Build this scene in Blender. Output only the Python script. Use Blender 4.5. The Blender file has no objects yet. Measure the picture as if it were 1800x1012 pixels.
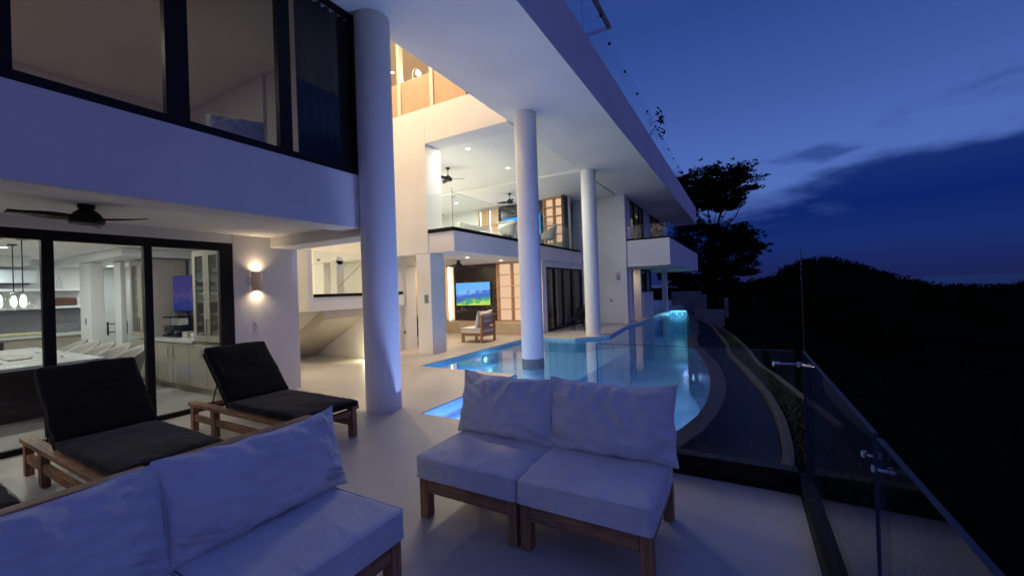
import bpy, bmesh, math, random
from math import sin, cos, pi, radians as R
from mathutils import Vector, Matrix, noise
random.seed(7)
S = bpy.context.scene
C = S.collection

# ------------------------------------------------------------------ camera
cam = bpy.data.objects.new('camera', bpy.data.cameras.new('camera')); C.objects.link(cam)
S.camera = cam
YAW, PITCH, ROLL = R(29.53), R(.15), R(-1.92)
fw = Vector((-sin(YAW)*cos(PITCH), cos(YAW)*cos(PITCH), sin(PITCH)))
r0 = Vector((cos(YAW), sin(YAW), 0)); u0 = r0.cross(fw)
rt = r0*cos(ROLL)+u0*sin(ROLL); up = -r0*sin(ROLL)+u0*cos(ROLL)
mw = Matrix((rt, up, -fw)).transposed().to_4x4(); mw.translation = (0, 0, 1.5)
cam.matrix_world = mw
cam.data.sensor_width = 36; cam.data.lens = 714.6/1800*36
cam.data.clip_start = .05; cam.data.clip_end = 60000

# ------------------------------------------------------------------ world (dusk sky with a cloud bank)
W = bpy.data.worlds.new('World'); S.world = W; W.use_nodes = True
nt = W.node_tree; nt.nodes.clear()
def N(tree, t, **k):
    n = tree.nodes.new(t)
    for a, b in k.items(): setattr(n, a, b)
    return n
def lin(*c): return tuple(((v/255+.055)/1.055)**2.4 if v > 10 else v/255/12.92 for v in c)+(1,)
tc = N(nt, 'ShaderNodeTexCoord'); sep = N(nt, 'ShaderNodeSeparateXYZ')
nt.links.new(tc.outputs['Generated'], sep.inputs[0])
ramp = N(nt, 'ShaderNodeValToRGB')
nt.links.new(sep.outputs['Z'], ramp.inputs[0])
e = ramp.color_ramp; e.elements[0].position = 0; e.elements[0].color = lin(46, 58, 118)
e.elements[1].position = 1; e.elements[1].color = lin(58, 76, 150)
for p, c in ((.09, lin(64, 88, 160)), (.19, lin(80, 109, 184)), (.27, lin(74, 103, 178)), (.36, lin(62, 90, 163)), (.52, lin(44, 70, 140)), (.75, lin(48, 68, 142))):
    el = e.elements.new(p); el.color = c
# the lower edge of the clear sky follows a slanted great circle towards the sea
d1 = Vector((0.0429, 0.9868, 0.1559)); d2 = Vector((0.3693, 0.8979, 0.2397)); nrm = d1.cross(d2).normalized()
if nrm.z > 0: nrm = -nrm
dot = N(nt, 'ShaderNodeVectorMath', operation='DOT_PRODUCT'); dot.inputs[1].default_value = nrm
nt.links.new(tc.outputs['Generated'], dot.inputs[0])
mp = N(nt, 'ShaderNodeMapping'); mp.inputs['Scale'].default_value = (1.3, 1.3, 5.0); mp.inputs['Rotation'].default_value = (0, R(17), 0)
nt.links.new(tc.outputs['Generated'], mp.inputs[0])
nz = N(nt, 'ShaderNodeTexNoise'); nz.inputs['Scale'].default_value = 2.6; nz.inputs['Detail'].default_value = 7; nz.inputs['Roughness'].default_value = .55
nt.links.new(mp.outputs[0], nz.inputs[0])
nm = N(nt, 'ShaderNodeMath', operation='MULTIPLY_ADD'); nm.inputs[1].default_value = .36; nm.inputs[2].default_value = -.160
nt.links.new(nz.outputs[0], nm.inputs[0])
ad = N(nt, 'ShaderNodeMath', operation='ADD'); nt.links.new(dot.outputs['Value'], ad.inputs[0]); nt.links.new(nm.outputs[0], ad.inputs[1])
mr = N(nt, 'ShaderNodeMapRange', interpolation_type='SMOOTHSTEP'); mr.inputs['From Min'].default_value = -.03; mr.inputs['From Max'].default_value = .07
nt.links.new(ad.outputs[0], mr.inputs['Value'])
# clouds only on the seaward, forward side
fr = N(nt, 'ShaderNodeMapRange'); fr.inputs['From Min'].default_value = .1; fr.inputs['From Max'].default_value = .6
nt.links.new(sep.outputs['Y'], fr.inputs['Value'])
mu = N(nt, 'ShaderNodeMath', operation='MULTIPLY'); nt.links.new(mr.outputs[0], mu.inputs[0]); nt.links.new(fr.outputs[0], mu.inputs[1])
# a small separate cloud streak
n2 = N(nt, 'ShaderNodeVectorMath', operation='SUBTRACT'); n2.inputs[1].default_value = Vector((.13, .96, .2390))
nt.links.new(tc.outputs['Generated'], n2.inputs[0])
s2 = N(nt, 'ShaderNodeMapping'); s2.inputs['Rotation'].default_value = (0, R(8), 0); s2.inputs['Scale'].default_value = (15, 8, 62)
nt.links.new(n2.outputs[0], s2.inputs[0])
ln = N(nt, 'ShaderNodeVectorMath', operation='LENGTH'); nt.links.new(s2.outputs[0], ln.inputs[0])
nz2 = N(nt, 'ShaderNodeTexNoise'); nz2.inputs['Scale'].default_value = 9; nz2.inputs['Detail'].default_value = 5
nt.links.new(mp.outputs[0], nz2.inputs[0])
m3 = N(nt, 'ShaderNodeMath', operation='MULTIPLY_ADD'); m3.inputs[1].default_value = 2.2; nt.links.new(nz2.outputs[0], m3.inputs[0]); nt.links.new(ln.outputs['Value'], m3.inputs[2])
r3 = N(nt, 'ShaderNodeMapRange', interpolation_type='SMOOTHSTEP'); r3.inputs['From Min'].default_value = 2.35; r3.inputs['From Max'].default_value = 1.5; r3.inputs['To Max'].default_value = .6
nt.links.new(m3.outputs[0], r3.inputs['Value'])
mxm = N(nt, 'ShaderNodeMath', operation='MAXIMUM'); nt.links.new(mu.outputs[0], mxm.inputs[0]); nt.links.new(r3.outputs[0], mxm.inputs[1])
cr = N(nt, 'ShaderNodeValToRGB'); nt.links.new(sep.outputs['Z'], cr.inputs[0])
ce = cr.color_ramp; ce.elements[0].position = 0; ce.elements[0].color = lin(28, 34, 84); ce.elements[1].position = .3; ce.elements[1].color = lin(30, 58, 124)
el = ce.elements.new(.07); el.color = lin(22, 44, 108)
el = ce.elements.new(.14); el.color = lin(10, 36, 104)
mix = N(nt, 'ShaderNodeMix', data_type='RGBA'); nt.links.new(mxm.outputs[0], mix.inputs['Factor']); nt.links.new(ramp.outputs[0], mix.inputs['A']); nt.links.new(cr.outputs[0], mix.inputs['B'])
# a trace of the physical twilight sky under the gradient
sky = N(nt, 'ShaderNodeTexSky', sky_type='NISHITA', sun_disc=False); sky.sun_elevation = R(-4); sky.sun_rotation = R(100)
gd_ = N(nt, 'ShaderNodeVectorMath', operation='DOT_PRODUCT'); gd_.inputs[1].default_value = Vector((.86, -.46, .10)).normalized()
nt.links.new(tc.outputs['Generated'], gd_.inputs[0])
gm = N(nt, 'ShaderNodeMapRange', interpolation_type='SMOOTHSTEP'); gm.inputs['From Min'].default_value = .45; gm.inputs['From Max'].default_value = 1.0; gm.inputs['To Max'].default_value = .42
nt.links.new(gd_.outputs['Value'], gm.inputs['Value'])
mx2 = N(nt, 'ShaderNodeMix', data_type='RGBA'); nt.links.new(gm.outputs[0], mx2.inputs['Factor']); nt.links.new(mix.outputs['Result'], mx2.inputs['A']); mx2.inputs['B'].default_value = lin(128, 104, 178)
bg = N(nt, 'ShaderNodeBackground'); bg.inputs['Strength'].default_value = 1.0
bg2 = N(nt, 'ShaderNodeBackground'); bg2.inputs['Strength'].default_value = .02
nt.links.new(mx2.outputs['Result'], bg.inputs[0]); nt.links.new(sky.outputs[0], bg2.inputs[0])
sh = N(nt, 'ShaderNodeAddShader'); nt.links.new(bg.outputs[0], sh.inputs[0]); nt.links.new(bg2.outputs[0], sh.inputs[1])
wo = N(nt, 'ShaderNodeOutputWorld'); nt.links.new(sh.outputs[0], wo.inputs[0])

S.view_settings.view_transform = 'Standard'; S.view_settings.look = 'None'
S.view_settings.exposure = 0; S.view_settings.gamma = 1
S.cycles.use_denoising = True
S.cycles.max_bounces = 10; S.cycles.transparent_max_bounces = 24; S.cycles.glossy_bounces = 4; S.cycles.diffuse_bounces = 5
S.cycles.sample_clamp_indirect = 3

# ------------------------------------------------------------------ materials
def mat(name, col, rough=.6, metal=0, spec=.5, mottle=0, mscale=3, bump=0, bscale=60, detail=5):
    m = bpy.data.materials.new(name); m.use_nodes = True; t = m.node_tree; b = t.nodes['Principled BSDF']
    b.inputs['Roughness'].default_value = rough; b.inputs['Metallic'].default_value = metal
    b.inputs['Specular IOR Level'].default_value = spec
    c = col if len(col) == 4 else tuple(col)+(1,)
    b.inputs['Base Color'].default_value = c
    o = N(t, 'ShaderNodeTexCoord')
    if mottle:
        n = N(t, 'ShaderNodeTexNoise'); n.inputs['Scale'].default_value = mscale; n.inputs['Detail'].default_value = detail
        t.links.new(o.outputs['Object'], n.inputs[0])
        x = N(t, 'ShaderNodeMix', data_type='RGBA')
        r = N(t, 'ShaderNodeMapRange'); r.inputs['From Min'].default_value = .3; r.inputs['From Max'].default_value = .7
        t.links.new(n.outputs[0], r.inputs['Value']); t.links.new(r.outputs[0], x.inputs['Factor'])
        x.inputs['A'].default_value = tuple(v*(1-mottle) for v in c[:3])+(1,)
        x.inputs['B'].default_value = tuple(min(1, v*(1+mottle*.6)) for v in c[:3])+(1,)
        t.links.new(x.outputs['Result'], b.inputs['Base Color'])
        rr = N(t, 'ShaderNodeMapRange'); rr.inputs['To Min'].default_value = max(0, rough-.08); rr.inputs['To Max'].default_value = min(1, rough+.08)
        t.links.new(n.outputs[0], rr.inputs['Value']); t.links.new(rr.outputs[0], b.inputs['Roughness'])
    if bump:
        n = N(t, 'ShaderNodeTexNoise'); n.inputs['Scale'].default_value = bscale; n.inputs['Detail'].default_value = 4
        t.links.new(o.outputs['Object'], n.inputs[0])
        bp = N(t, 'ShaderNodeBump'); bp.inputs['Strength'].default_value = bump; bp.inputs['Distance'].default_value = .01
        t.links.new(n.outputs[0], bp.inputs['Height']); t.links.new(bp.outputs[0], b.inputs['Normal'])
    return m
def wood(name, a, b_, sc=(1.5, 18, 18), rough=.55):
    m = mat(name, a, rough); t = m.node_tree; b = t.nodes['Principled BSDF']
    o = N(t, 'ShaderNodeTexCoord'); p = N(t, 'ShaderNodeMapping'); p.inputs['Scale'].default_value = sc
    n = N(t, 'ShaderNodeTexNoise'); n.inputs['Scale'].default_value = 3; n.inputs['Detail'].default_value = 6; n.inputs['Distortion'].default_value = 1.2
    t.links.new(o.outputs['Object'], p.inputs[0]); t.links.new(p.outputs[0], n.inputs[0])
    r = N(t, 'ShaderNodeValToRGB'); r.color_ramp.elements[0].position = .35; r.color_ramp.elements[1].position = .68
    r.color_ramp.elements[0].color = tuple(a)+(1,); r.color_ramp.elements[1].color = tuple(b_)+(1,)
    t.links.new(n.outputs[0], r.inputs[0]); t.links.new(r.outputs[0], b.inputs['Base Color'])
    return m
def fabric(name, col, weave=350, wr=.25):
    m = mat(name, col, .95, spec=.15, mottle=.08, mscale=4); t = m.node_tree; b = t.nodes['Principled BSDF']
    o = N(t, 'ShaderNodeTexCoord'); n = N(t, 'ShaderNodeTexNoise'); n.inputs['Scale'].default_value = weave; n.inputs['Detail'].default_value = 2
    n2 = N(t, 'ShaderNodeTexNoise'); n2.inputs['Scale'].default_value = 7; n2.inputs['Detail'].default_value = 5; n2.inputs['Distortion'].default_value = .8
    t.links.new(o.outputs['Object'], n.inputs[0]); t.links.new(o.outputs['Object'], n2.inputs[0])
    b1 = N(t, 'ShaderNodeBump'); b1.inputs['Strength'].default_value = wr; b1.inputs['Distance'].default_value = .002
    b2 = N(t, 'ShaderNodeBump'); b2.inputs['Strength'].default_value = .6; b2.inputs['Distance'].default_value = .03
    t.links.new(n.outputs[0], b1.inputs['Height']); t.links.new(n2.outputs[0], b2.inputs['Height']); t.links.new(b2.outputs[0], b1.inputs['Normal'])
    t.links.new(b1.outputs[0], b.inputs['Normal'])
    b.inputs['Sheen Weight'].default_value = .1
    return m
def glass(name, tint=(.9, .96, .95), refl=1.0, f0=.04, rough=0.0):
    m = bpy.data.materials.new(name); m.use_nodes = True; t = m.node_tree; t.nodes.clear()
    tr = N(t, 'ShaderNodeBsdfTransparent'); tr.inputs[0].default_value = tuple(tint)+(1,)
    gl = N(t, 'ShaderNodeBsdfGlossy'); gl.inputs['Roughness'].default_value = rough
    g = N(t, 'ShaderNodeNewGeometry'); d = N(t, 'ShaderNodeVectorMath', operation='DOT_PRODUCT'); d.name = 'facing'
    t.links.new(g.outputs['Normal'], d.inputs[0]); t.links.new(g.outputs['Incoming'], d.inputs[1])
    ab = N(t, 'ShaderNodeMath', operation='ABSOLUTE'); t.links.new(d.outputs['Value'], ab.inputs[0])
    om = N(t, 'ShaderNodeMath', operation='SUBTRACT'); om.inputs[0].default_value = 1; om.use_clamp = True; t.links.new(ab.outputs[0], om.inputs[1])
    pw = N(t, 'ShaderNodeMath', operation='POWER'); pw.inputs[1].default_value = 5; t.links.new(om.outputs[0], pw.inputs[0])
    mm = N(t, 'ShaderNodeMath', operation='MULTIPLY_ADD'); mm.inputs[1].default_value = (1-f0)*refl; mm.inputs[2].default_value = f0*refl; mm.use_clamp = True
    t.links.new(pw.outputs[0], mm.inputs[0])
    x = N(t, 'ShaderNodeMixShader'); t.links.new(mm.outputs[0], x.inputs[0]); t.links.new(tr.outputs[0], x.inputs[1]); t.links.new(gl.outputs[0], x.inputs[2])
    o = N(t, 'ShaderNodeOutputMaterial'); t.links.new(x.outputs[0], o.inputs[0]); return m
def emit(name, col, s):
    m = bpy.data.materials.new(name); m.use_nodes = True; t = m.node_tree; t.nodes.clear()
    e = N(t, 'ShaderNodeEmission'); e.inputs[0].default_value = tuple(col)+(1,); e.inputs[1].default_value = s
    o = N(t, 'ShaderNodeOutputMaterial'); t.links.new(e.outputs[0], o.inputs[0]); return m

PLASTER = mat('white_plaster', (.80, .79, .77), .85, mottle=.07, mscale=.9, bump=.22, bscale=9, detail=10)
CEIL = mat('ceiling_plaster', (.82, .82, .80), .9, mottle=.02, mscale=1)
FLOOR = mat('polished_microcement', (.52, .49, .45), .42, mottle=.18, mscale=.9, bump=.06, bscale=14, detail=9)
KFLOOR = mat('kitchen_floor', (.55, .55, .52), .35, mottle=.06, mscale=2)
BLACK = mat('black_metal', (.008, .008, .009), .5, spec=.2)
KERB = mat('dark_kerb', (.008, .007, .007), .6, spec=.15, bump=.1, bscale=40)
TEAK = wood('teak', (.20, .095, .042), (.42, .22, .10))
TEAKV = wood('teak_upright', (.20, .095, .042), (.42, .22, .10), (18, 18, 1.5))
TEAKL = wood('pale_teak', (.30, .14, .06), (.48, .26, .12))
OAK = wood('oak_panel', (.46, .30, .18), (.58, .40, .25), (20, 20, 1.4))
CAB = wood('greige_cabinet', (.40, .35, .27), (.46, .41, .33), (20, 20, 1.2))
LINEN = fabric('cushion_linen', (.66, .67, .68))
DARKF = fabric('black_canvas', (.005, .005, .0055), 250)
CURT = mat('black_curtain', (.006, .006, .01), .95)
CREAM = fabric('cream_curtain', (.7, .62, .5), 200)
CHAIRF = fabric('grey_boucle', (.42, .40, .36), 120, .5)
STEEL = mat('steel', (.6, .6, .62), .35, 1)
EDGE = mat('polished_glass_edge', (.035, .045, .08), .5, spec=.15)
GLASS = glass('clear_glass', (.93, .97, .97), 1.0)
WGLASS = glass('window_glass', (.90, .92, .93), .75)
TGLASS = glass('tinted_window_glass', (.55, .56, .56), 1.1)
BOTTLE = glass('bottle_glass', (.93, .95, .94), 1.2)
TILE = None
COPING = mat('dark_stone_coping', (.030, .024, .034), .5, spec=.3, mottle=.25, mscale=5, bump=.1, bscale=30)
STONE = mat('travertine', (.48, .40, .30), .6, mottle=.12, mscale=5, bump=.1, bscale=20)
BAND = mat('grey_stone_band', (.22, .20, .20), .6, mottle=.2, mscale=20)
WHITEP = mat('white_gloss', (.75, .77, .78), .3)
QUARTZ = mat('white_quartz', (.62, .62, .60), .25, mottle=.06, mscale=4)
SPLASH = mat('grey_splashback', (.20, .20, .21), .4, mottle=.1, mscale=3)
DARKI = mat('dark_wood', (.035, .025, .02), .5)
GRASSM = mat('grass_blades', (.055, .06, .02), .9)
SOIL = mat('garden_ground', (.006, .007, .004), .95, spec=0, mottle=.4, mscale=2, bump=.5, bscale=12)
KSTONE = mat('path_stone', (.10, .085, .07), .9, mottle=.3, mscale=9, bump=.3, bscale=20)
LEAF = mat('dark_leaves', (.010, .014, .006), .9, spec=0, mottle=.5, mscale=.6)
BARK = mat('bark', (.03, .022, .016), .95, mottle=.3, mscale=5)
SEA = mat('sea_water', (.004, .008, .02), .25)
CHROME = mat('chrome', (.6, .6, .62), .15, 1)
POT = mat('terracotta', (.2, .08, .04), .8)

# black marble with pale veins
MARB = mat('black_marble', (.02, .02, .024), .3); t = MARB.node_tree; b = t.nodes['Principled BSDF']
o = N(t, 'ShaderNodeTexCoord'); p = N(t, 'ShaderNodeMapping'); p.inputs['Rotation'].default_value = (0, R(-52), 0); p.inputs['Scale'].default_value = (.6, 1, 2.3)
w = N(t, 'ShaderNodeTexNoise'); w.inputs['Scale'].default_value = 1.1; w.inputs['Detail'].default_value = 8; w.inputs['Distortion'].default_value = .6
t.links.new(o.outputs['Object'], p.inputs[0]); t.links.new(p.outputs[0], w.inputs[0])
r = N(t, 'ShaderNodeValToRGB'); els = r.color_ramp.elements; els[0].position = .493; els[0].color = (.022, .021, .027, 1); els[1].position = .507; els[1].color = (.022, .021, .027, 1)
k = els.new(.5); k.color = (.30, .30, .33, 1)
t.links.new(w.outputs[0], r.inputs[0]); t.links.new(r.outputs[0], b.inputs['Base Color'])

# pool mosaic
TILE = mat('pool_mosaic', (.16, .36, .50), .35); t = TILE.node_tree; b = t.nodes['Principled BSDF']
o = N(t, 'ShaderNodeTexCoord'); v = N(t, 'ShaderNodeTexVoronoi'); v.distance = 'CHEBYCHEV'; v.inputs['Scale'].default_value = 12; v.inputs['Randomness'].default_value = .15
t.links.new(o.outputs['Object'], v.inputs['Vector'])
r = N(t, 'ShaderNodeMix', data_type='RGBA'); r.inputs['A'].default_value = (.24, .52, .72, 1); r.inputs['B'].default_value = (.32, .60, .78, 1)
sp = N(t, 'ShaderNodeSeparateXYZ'); t.links.new(v.outputs['Color'], sp.inputs[0]); t.links.new(sp.outputs[0], r.inputs['Factor']); t.links.new(r.outputs['Result'], b.inputs['Base Color'])
# pool water: clear sheet with small ripples
WATER = glass('pool_water', (.76, .88, .98), 1.0, .022, .02); t = WATER.node_tree
o = N(t, 'ShaderNodeTexCoord'); n = N(t, 'ShaderNodeTexNoise'); n.inputs['Scale'].default_value = 3.2; n.inputs['Detail'].default_value = 3
p = N(t, 'ShaderNodeMapping'); t.links.new(o.outputs['Object'], p.inputs[0]); t.links.new(p.outputs[0], n.inputs[0])
bp = N(t, 'ShaderNodeBump'); bp.inputs['Strength'].default_value = .10; bp.inputs['Distance'].default_value = .04
t.links.new(n.outputs[0], bp.inputs['Height'])
xs_ = [q for q in t.nodes if q.type == 'MIX_SHADER'][0]; tr0 = [q for q in t.nodes if q.type == 'BSDF_TRANSPARENT'][0]
tl = N(t, 'ShaderNodeBsdfTranslucent'); tl.inputs[0].default_value = (.32, .66, 1, 1); xm_ = N(t, 'ShaderNodeMixShader'); xm_.inputs[0].default_value = .22
t.links.new(tr0.outputs[0], xm_.inputs[1]); t.links.new(tl.outputs[0], xm_.inputs[2]); t.links.new(xm_.outputs[0], xs_.inputs[1])
for q in t.nodes:
    if q.type == 'BSDF_GLOSSY': t.links.new(bp.outputs[0], q.inputs['Normal'])
    if q.name == 'facing': t.links.new(bp.outputs[0], q.inputs[0])

def screen(name, s, kind=0):
    m = bpy.data.materials.new(name); m.use_nodes = True; t = m.node_tree; t.nodes.clear()
    o = N(t, 'ShaderNodeTexCoord'); sp = N(t, 'ShaderNodeSeparateXYZ'); t.links.new(o.outputs['Generated'], sp.inputs[0])
    n = N(t, 'ShaderNodeTexNoise'); n.inputs['Scale'].default_value = 5; n.inputs['Detail'].default_value = 6; t.links.new(o.outputs['Generated'], n.inputs[0])
    ma = N(t, 'ShaderNodeMath', operation='MULTIPLY_ADD'); ma.inputs[1].default_value = .7; t.links.new(n.outputs[0], ma.inputs[0]); t.links.new(sp.outputs['Z'], ma.inputs[2])
    if kind == 0:
        sx = N(t, 'ShaderNodeMath', operation='MULTIPLY_ADD'); sx.inputs[1].default_value = -.22; t.links.new(sp.outputs['X'], sx.inputs[0]); t.links.new(ma.outputs[0], sx.inputs[2]); ma = sx
    r = N(t, 'ShaderNodeValToRGB'); t.links.new(ma.outputs[0], r.inputs[0]); e = r.color_ramp
    if kind == 0: cols = ((.0, (.30, .60, .10)), (.30, (.62, .75, .16)), (.42, (.12, .50, .12)), (.50, (.08, .25, .42)), (.60, (.07, .15, .55)), (.80, (.10, .24, .72)), (.88, (.22, .52, .95)), (1, (.16, .48, .95)))
    elif kind == 1: cols = ((0, (.9, .25, .25)), (.4, (.15, .45, .9)), (.6, (.05, .45, 1.0)), (1, (.03, .35, 1.0)))
    else: cols = ((0, (.02, .05, .30)), (.5, (.06, .09, .42)), (.8, (.20, .14, .42)), (1, (.12, .10, .40)))
    e.elements[0].position = cols[0][0]; e.elements[0].color = cols[0][1]+(1,); e.elements[1].position = cols[-1][0]; e.elements[1].color = cols[-1][1]+(1,)
    for q, c in cols[1:-1]: el = e.elements.new(q); el.color = c+(1,)
    em = N(t, 'ShaderNodeEmission'); em.inputs[1].default_value = s; t.links.new(r.outputs[0], em.inputs[0])
    oo = N(t, 'ShaderNodeOutputMaterial'); t.links.new(em.outputs[0], oo.inputs[0]); return m

# ------------------------------------------------------------------ mesh helpers
class MB:
    def __init__(s): s.v = []; s.f = []; s.smooth = False
    def box(s, x0, x1, y0, y1, z0, z1, M=None):
        i = len(s.v); P = [(x, y, z) for x in (x0, x1) for y in (y0, y1) for z in (z0, z1)]
        if M is not None: P = [tuple(M @ Vector(p)) for p in P]
        s.v += P
        for q in ((0, 1, 3, 2), (4, 6, 7, 5), (0, 4, 5, 1), (2, 3, 7, 6), (0, 2, 6, 4), (1, 5, 7, 3)): s.f.append(tuple(i+a for a in q))
        return s
    def tube(s, pts, rad, n=12, cap=True):
        pts = [Vector(p) for p in pts]; rs = rad if isinstance(rad, (list, tuple)) else [rad]*len(pts)
        rings = []; prev = None
        for k, p in enumerate(pts):
            d = (pts[min(k+1, len(pts)-1)]-pts[max(k-1, 0)]).normalized()
            a = Vector((0, 0, 1)) if abs(d.z) < .9 else Vector((1, 0, 0))
            if prev is not None: a = prev
            x = (a-d*a.dot(d)).normalized(); y = d.cross(x); prev = x
            i = len(s.v); rings.append(i)
            s.v += [tuple(p+(x*cos(2*pi*j/n)+y*sin(2*pi*j/n))*rs[k]) for j in range(n)]
        for a, b_ in zip(rings, rings[1:]):
            for j in range(n): s.f.append((a+j, a+(j+1) % n, b_+(j+1) % n, b_+j))
        if cap: s.f.append(tuple(rings[0]+j for j in range(n))[::-1]); s.f.append(tuple(rings[-1]+j for j in range(n)))
        return s
    def prism(s, poly, z0, z1):
        n = len(poly); i = len(s.v)
        s.v += [(x, y, z0) for x, y in poly]+[(x, y, z1) for x, y in poly]
        s.f.append(tuple(range(i, i+n))[::-1]); s.f.append(tuple(range(i+n, i+2*n)))
        for j in range(n): k = (j+1) % n; s.f.append((i+j, i+k, i+n+k, i+n+j))
        return s
    def lathe(s, c, prof, n=24):
        s.tube([(c[0], c[1], c[2]+z) for r_, z in prof], [max(r_, .001) for r_, z in prof], n); return s
    def build(s, name, m, parent=None, bevel=0, smooth=False, seg=2, sub=0):
        me = bpy.data.meshes.new(name); me.from_pydata(s.v, [], s.f); me.materials.append(m)
        bm = bmesh.new(); bm.from_mesh(me); bmesh.ops.recalc_face_normals(bm, faces=bm.faces); bm.to_mesh(me); bm.free()
        if smooth:
            for p in me.polygons: p.use_smooth = True
        o = bpy.data.objects.new(name, me); C.objects.link(o)
        if bevel:
            b = o.modifiers.new('b', 'BEVEL'); b.width = bevel; b.segments = seg; b.limit_method = 'ANGLE'
            if not smooth:
                for p in me.polygons: p.use_smooth = True
            wn = o.modifiers.new('w', 'WEIGHTED_NORMAL'); wn.keep_sharp = True
        if sub: q = o.modifiers.new('s', 'SUBSURF'); q.levels = sub; q.render_levels = sub
        if parent is not None:
            o.parent = parent
        return o
def B(*a, **k): return MB().box(*a, **k)
def tag(o, label=None, cat=None, group=None, kind=None):
    if label: o['label'] = label
    if cat: o['category'] = cat
    if group: o['group'] = group
    if kind: o['kind'] = kind
    return o
def thing(name, label, cat, loc=(0, 0, 0), rz=0, group=None):
    o = bpy.data.objects.new(name, None); o.empty_display_size = .2; C.objects.link(o); o.location = loc; o.rotation_euler.z = rz
    return tag(o, label, cat, group)
def dup(root, loc, rz, label=None):
    def cp(o, par):
        c = o.copy(); C.objects.link(c)
        if par is not None: c.parent = par
        for ch in list(o.children): cp(ch, c)
        return c
    r_ = cp(root, None); r_.location = loc; r_.rotation_euler.z = rz
    if label: r_['label'] = label
    return r_
def light(kind, name, loc, energy, col, parent=None, size=.1, rot=(0, 0, 0), spot=None, blend=.6, spread=None):
    l = bpy.data.lights.new(name, kind); l.energy = energy; l.color = col
    if kind == 'AREA':
        l.shape = 'DISK'; l.size = size
        if spread: l.spread = spread
    elif kind == 'SPOT': l.spot_size = spot; l.spot_blend = blend; l.shadow_soft_size = size
    else: l.shadow_soft_size = size
    o = bpy.data.objects.new(name, l); C.objects.link(o); o.location = loc; o.rotation_euler = rot
    if parent is not None: o.parent = parent
    return o
def struct(o): o['kind'] = 'structure'; return o

WARM = (1, .74, .46); WARM2 = (1, .74, .47); COOL = (1, .97, .80); NEUT = (1, .95, .84)

# ------------------------------------------------------------------ setting: floors, pool, ground, sea
innerP = [(-1.0, 3.82), (-.78, 4.22), (-.63, 4.66), (-.51, 5.22), (-.46, 5.82), (-.46, 6.45), (-.5, 7.28), (-.66, 8.61), (-.98, 10.36), (-1.28, 11.5), (-1.42, 12.6), (-1.48, 14), (-1.7, 16.5), (-2.1, 19.6), (-2.75, 24.4)]
outerP = [(-.86, 3.52), (-.58, 4.08), (-.41, 4.67), (-.30, 5.38), (-.25, 6.1), (-.24, 6.6), (-.27, 7.28), (-.43, 8.65), (-.72, 10.0), (-1.0, 11.2), (-1.15, 12.4), (-1.22, 14), (-1.45, 16.5), (-1.85, 19.6), (-2.5, 24.4)]
platE = [(-5.76, 11.28), (-4.30, 11.24), (-3.56, 12.15), (-3.80, 15.3), (-3.62, 16.6), (-3.75, 21.2), (-3.5, 24.4)]
deck = MB().prism([(-14, -4), (.43, -4), (.43, 3.52), (-.86, 3.52), (-1.0, 3.82), (-3.52, 3.82), (-3.52, 6.25), (-5.76, 6.25)] + platE + [(-3.5, 40), (-14, 40)], -.5, 0)
struct(deck.build('deck', FLOOR, bevel=.008))
basin = MB()
basin.box(-6.0, 0, 3.5, 25, -1.6, -1.35)
struct(basin.build('pool_floor', TILE))
shelf = MB().prism([(-5.76, 6.25), (-3.0, 6.25), (-3.0, 12.5), (-3.5, 12.5), (-4.3, 11.2), (-5.76, 11.2)], -1.33, -.42)
shelf.box(-3.5, -3.0, 3.85, 6.24, -1.33, -.42)
struct(shelf.build('pool_shelf', TILE))
liner = MB()   # tiled inner walls just inside the deck edge
path = [(-1.0, 3.83), (-3.51, 3.83), (-3.51, 6.26), (-5.75, 6.26), (-5.75, 11.27), (-4.305, 11.23), (-3.55, 12.14), (-3.79, 15.3), (-3.61, 16.6), (-3.74, 21.2), (-3.49, 24.39), (-2.74, 24.39)]
for (a, b_) in zip(path, path[1:]):
    i = len(liner.v); liner.v += [(a[0], a[1], -1.4), (b_[0], b_[1], -1.4), (b_[0], b_[1], -.012), (a[0], a[1], -.012)]; liner.f.append((i, i+1, i+2, i+3))
struct(liner.build('pool_wall', TILE))
cop = MB(); 
n = len(innerP)
struct(cop.prism(innerP+outerP[::-1], -1.4, -.055).build('pool_coping', COPING, bevel=.01))
wl = MB().prism([(x+.012, y) if y > 3.9 else (x, y) for x, y in innerP]+[(-3.49, 24.4)]+[(x+.0, y) for x, y in platE[::-1][1:]]+[(-5.76, 6.25), (-3.52, 6.25), (-3.52, 3.82)], -.079, -.078)
wl.f = [wl.f[1]]
struct(wl.build('pool_water', WATER))
# catch trough outside the infinity edge
kerbIn = [(-1.0, 3.53), (.30, 3.6), (.20, 4.7), (.34, 5.6), (.38, 6.6), (.36, 7.6), (.24, 9.0), (-.06, 11.06), (-.41, 13.06), (-.59, 15.41), (-1.0, 18.5), (-1.4, 21.5), (-2.3, 24.6)]
TROUGH = mat('wet_dark_tile', (.014, .009, .018), .5, spec=.12, mottle=.3, mscale=4)
struct(MB().prism(kerbIn[1:]+[(x+.002, y) for x, y in outerP[::-1]], -2.3, -.62).build('catch_basin_floor', TROUGH))
def ribbon(pts, w, z0, z1, side=1):
    out = []
    for i, p in enumerate(pts):
        a = Vector(pts[max(i-1, 0)]); c = Vector(pts[min(i+1, len(pts)-1)]); d = (c-a).normalized(); nn = Vector((d.y, -d.x))*side
        out.append((p[0]+nn.x*w, p[1]+nn.y*w))
    return MB().prism(list(pts)+out[::-1], z0, z1)
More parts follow.
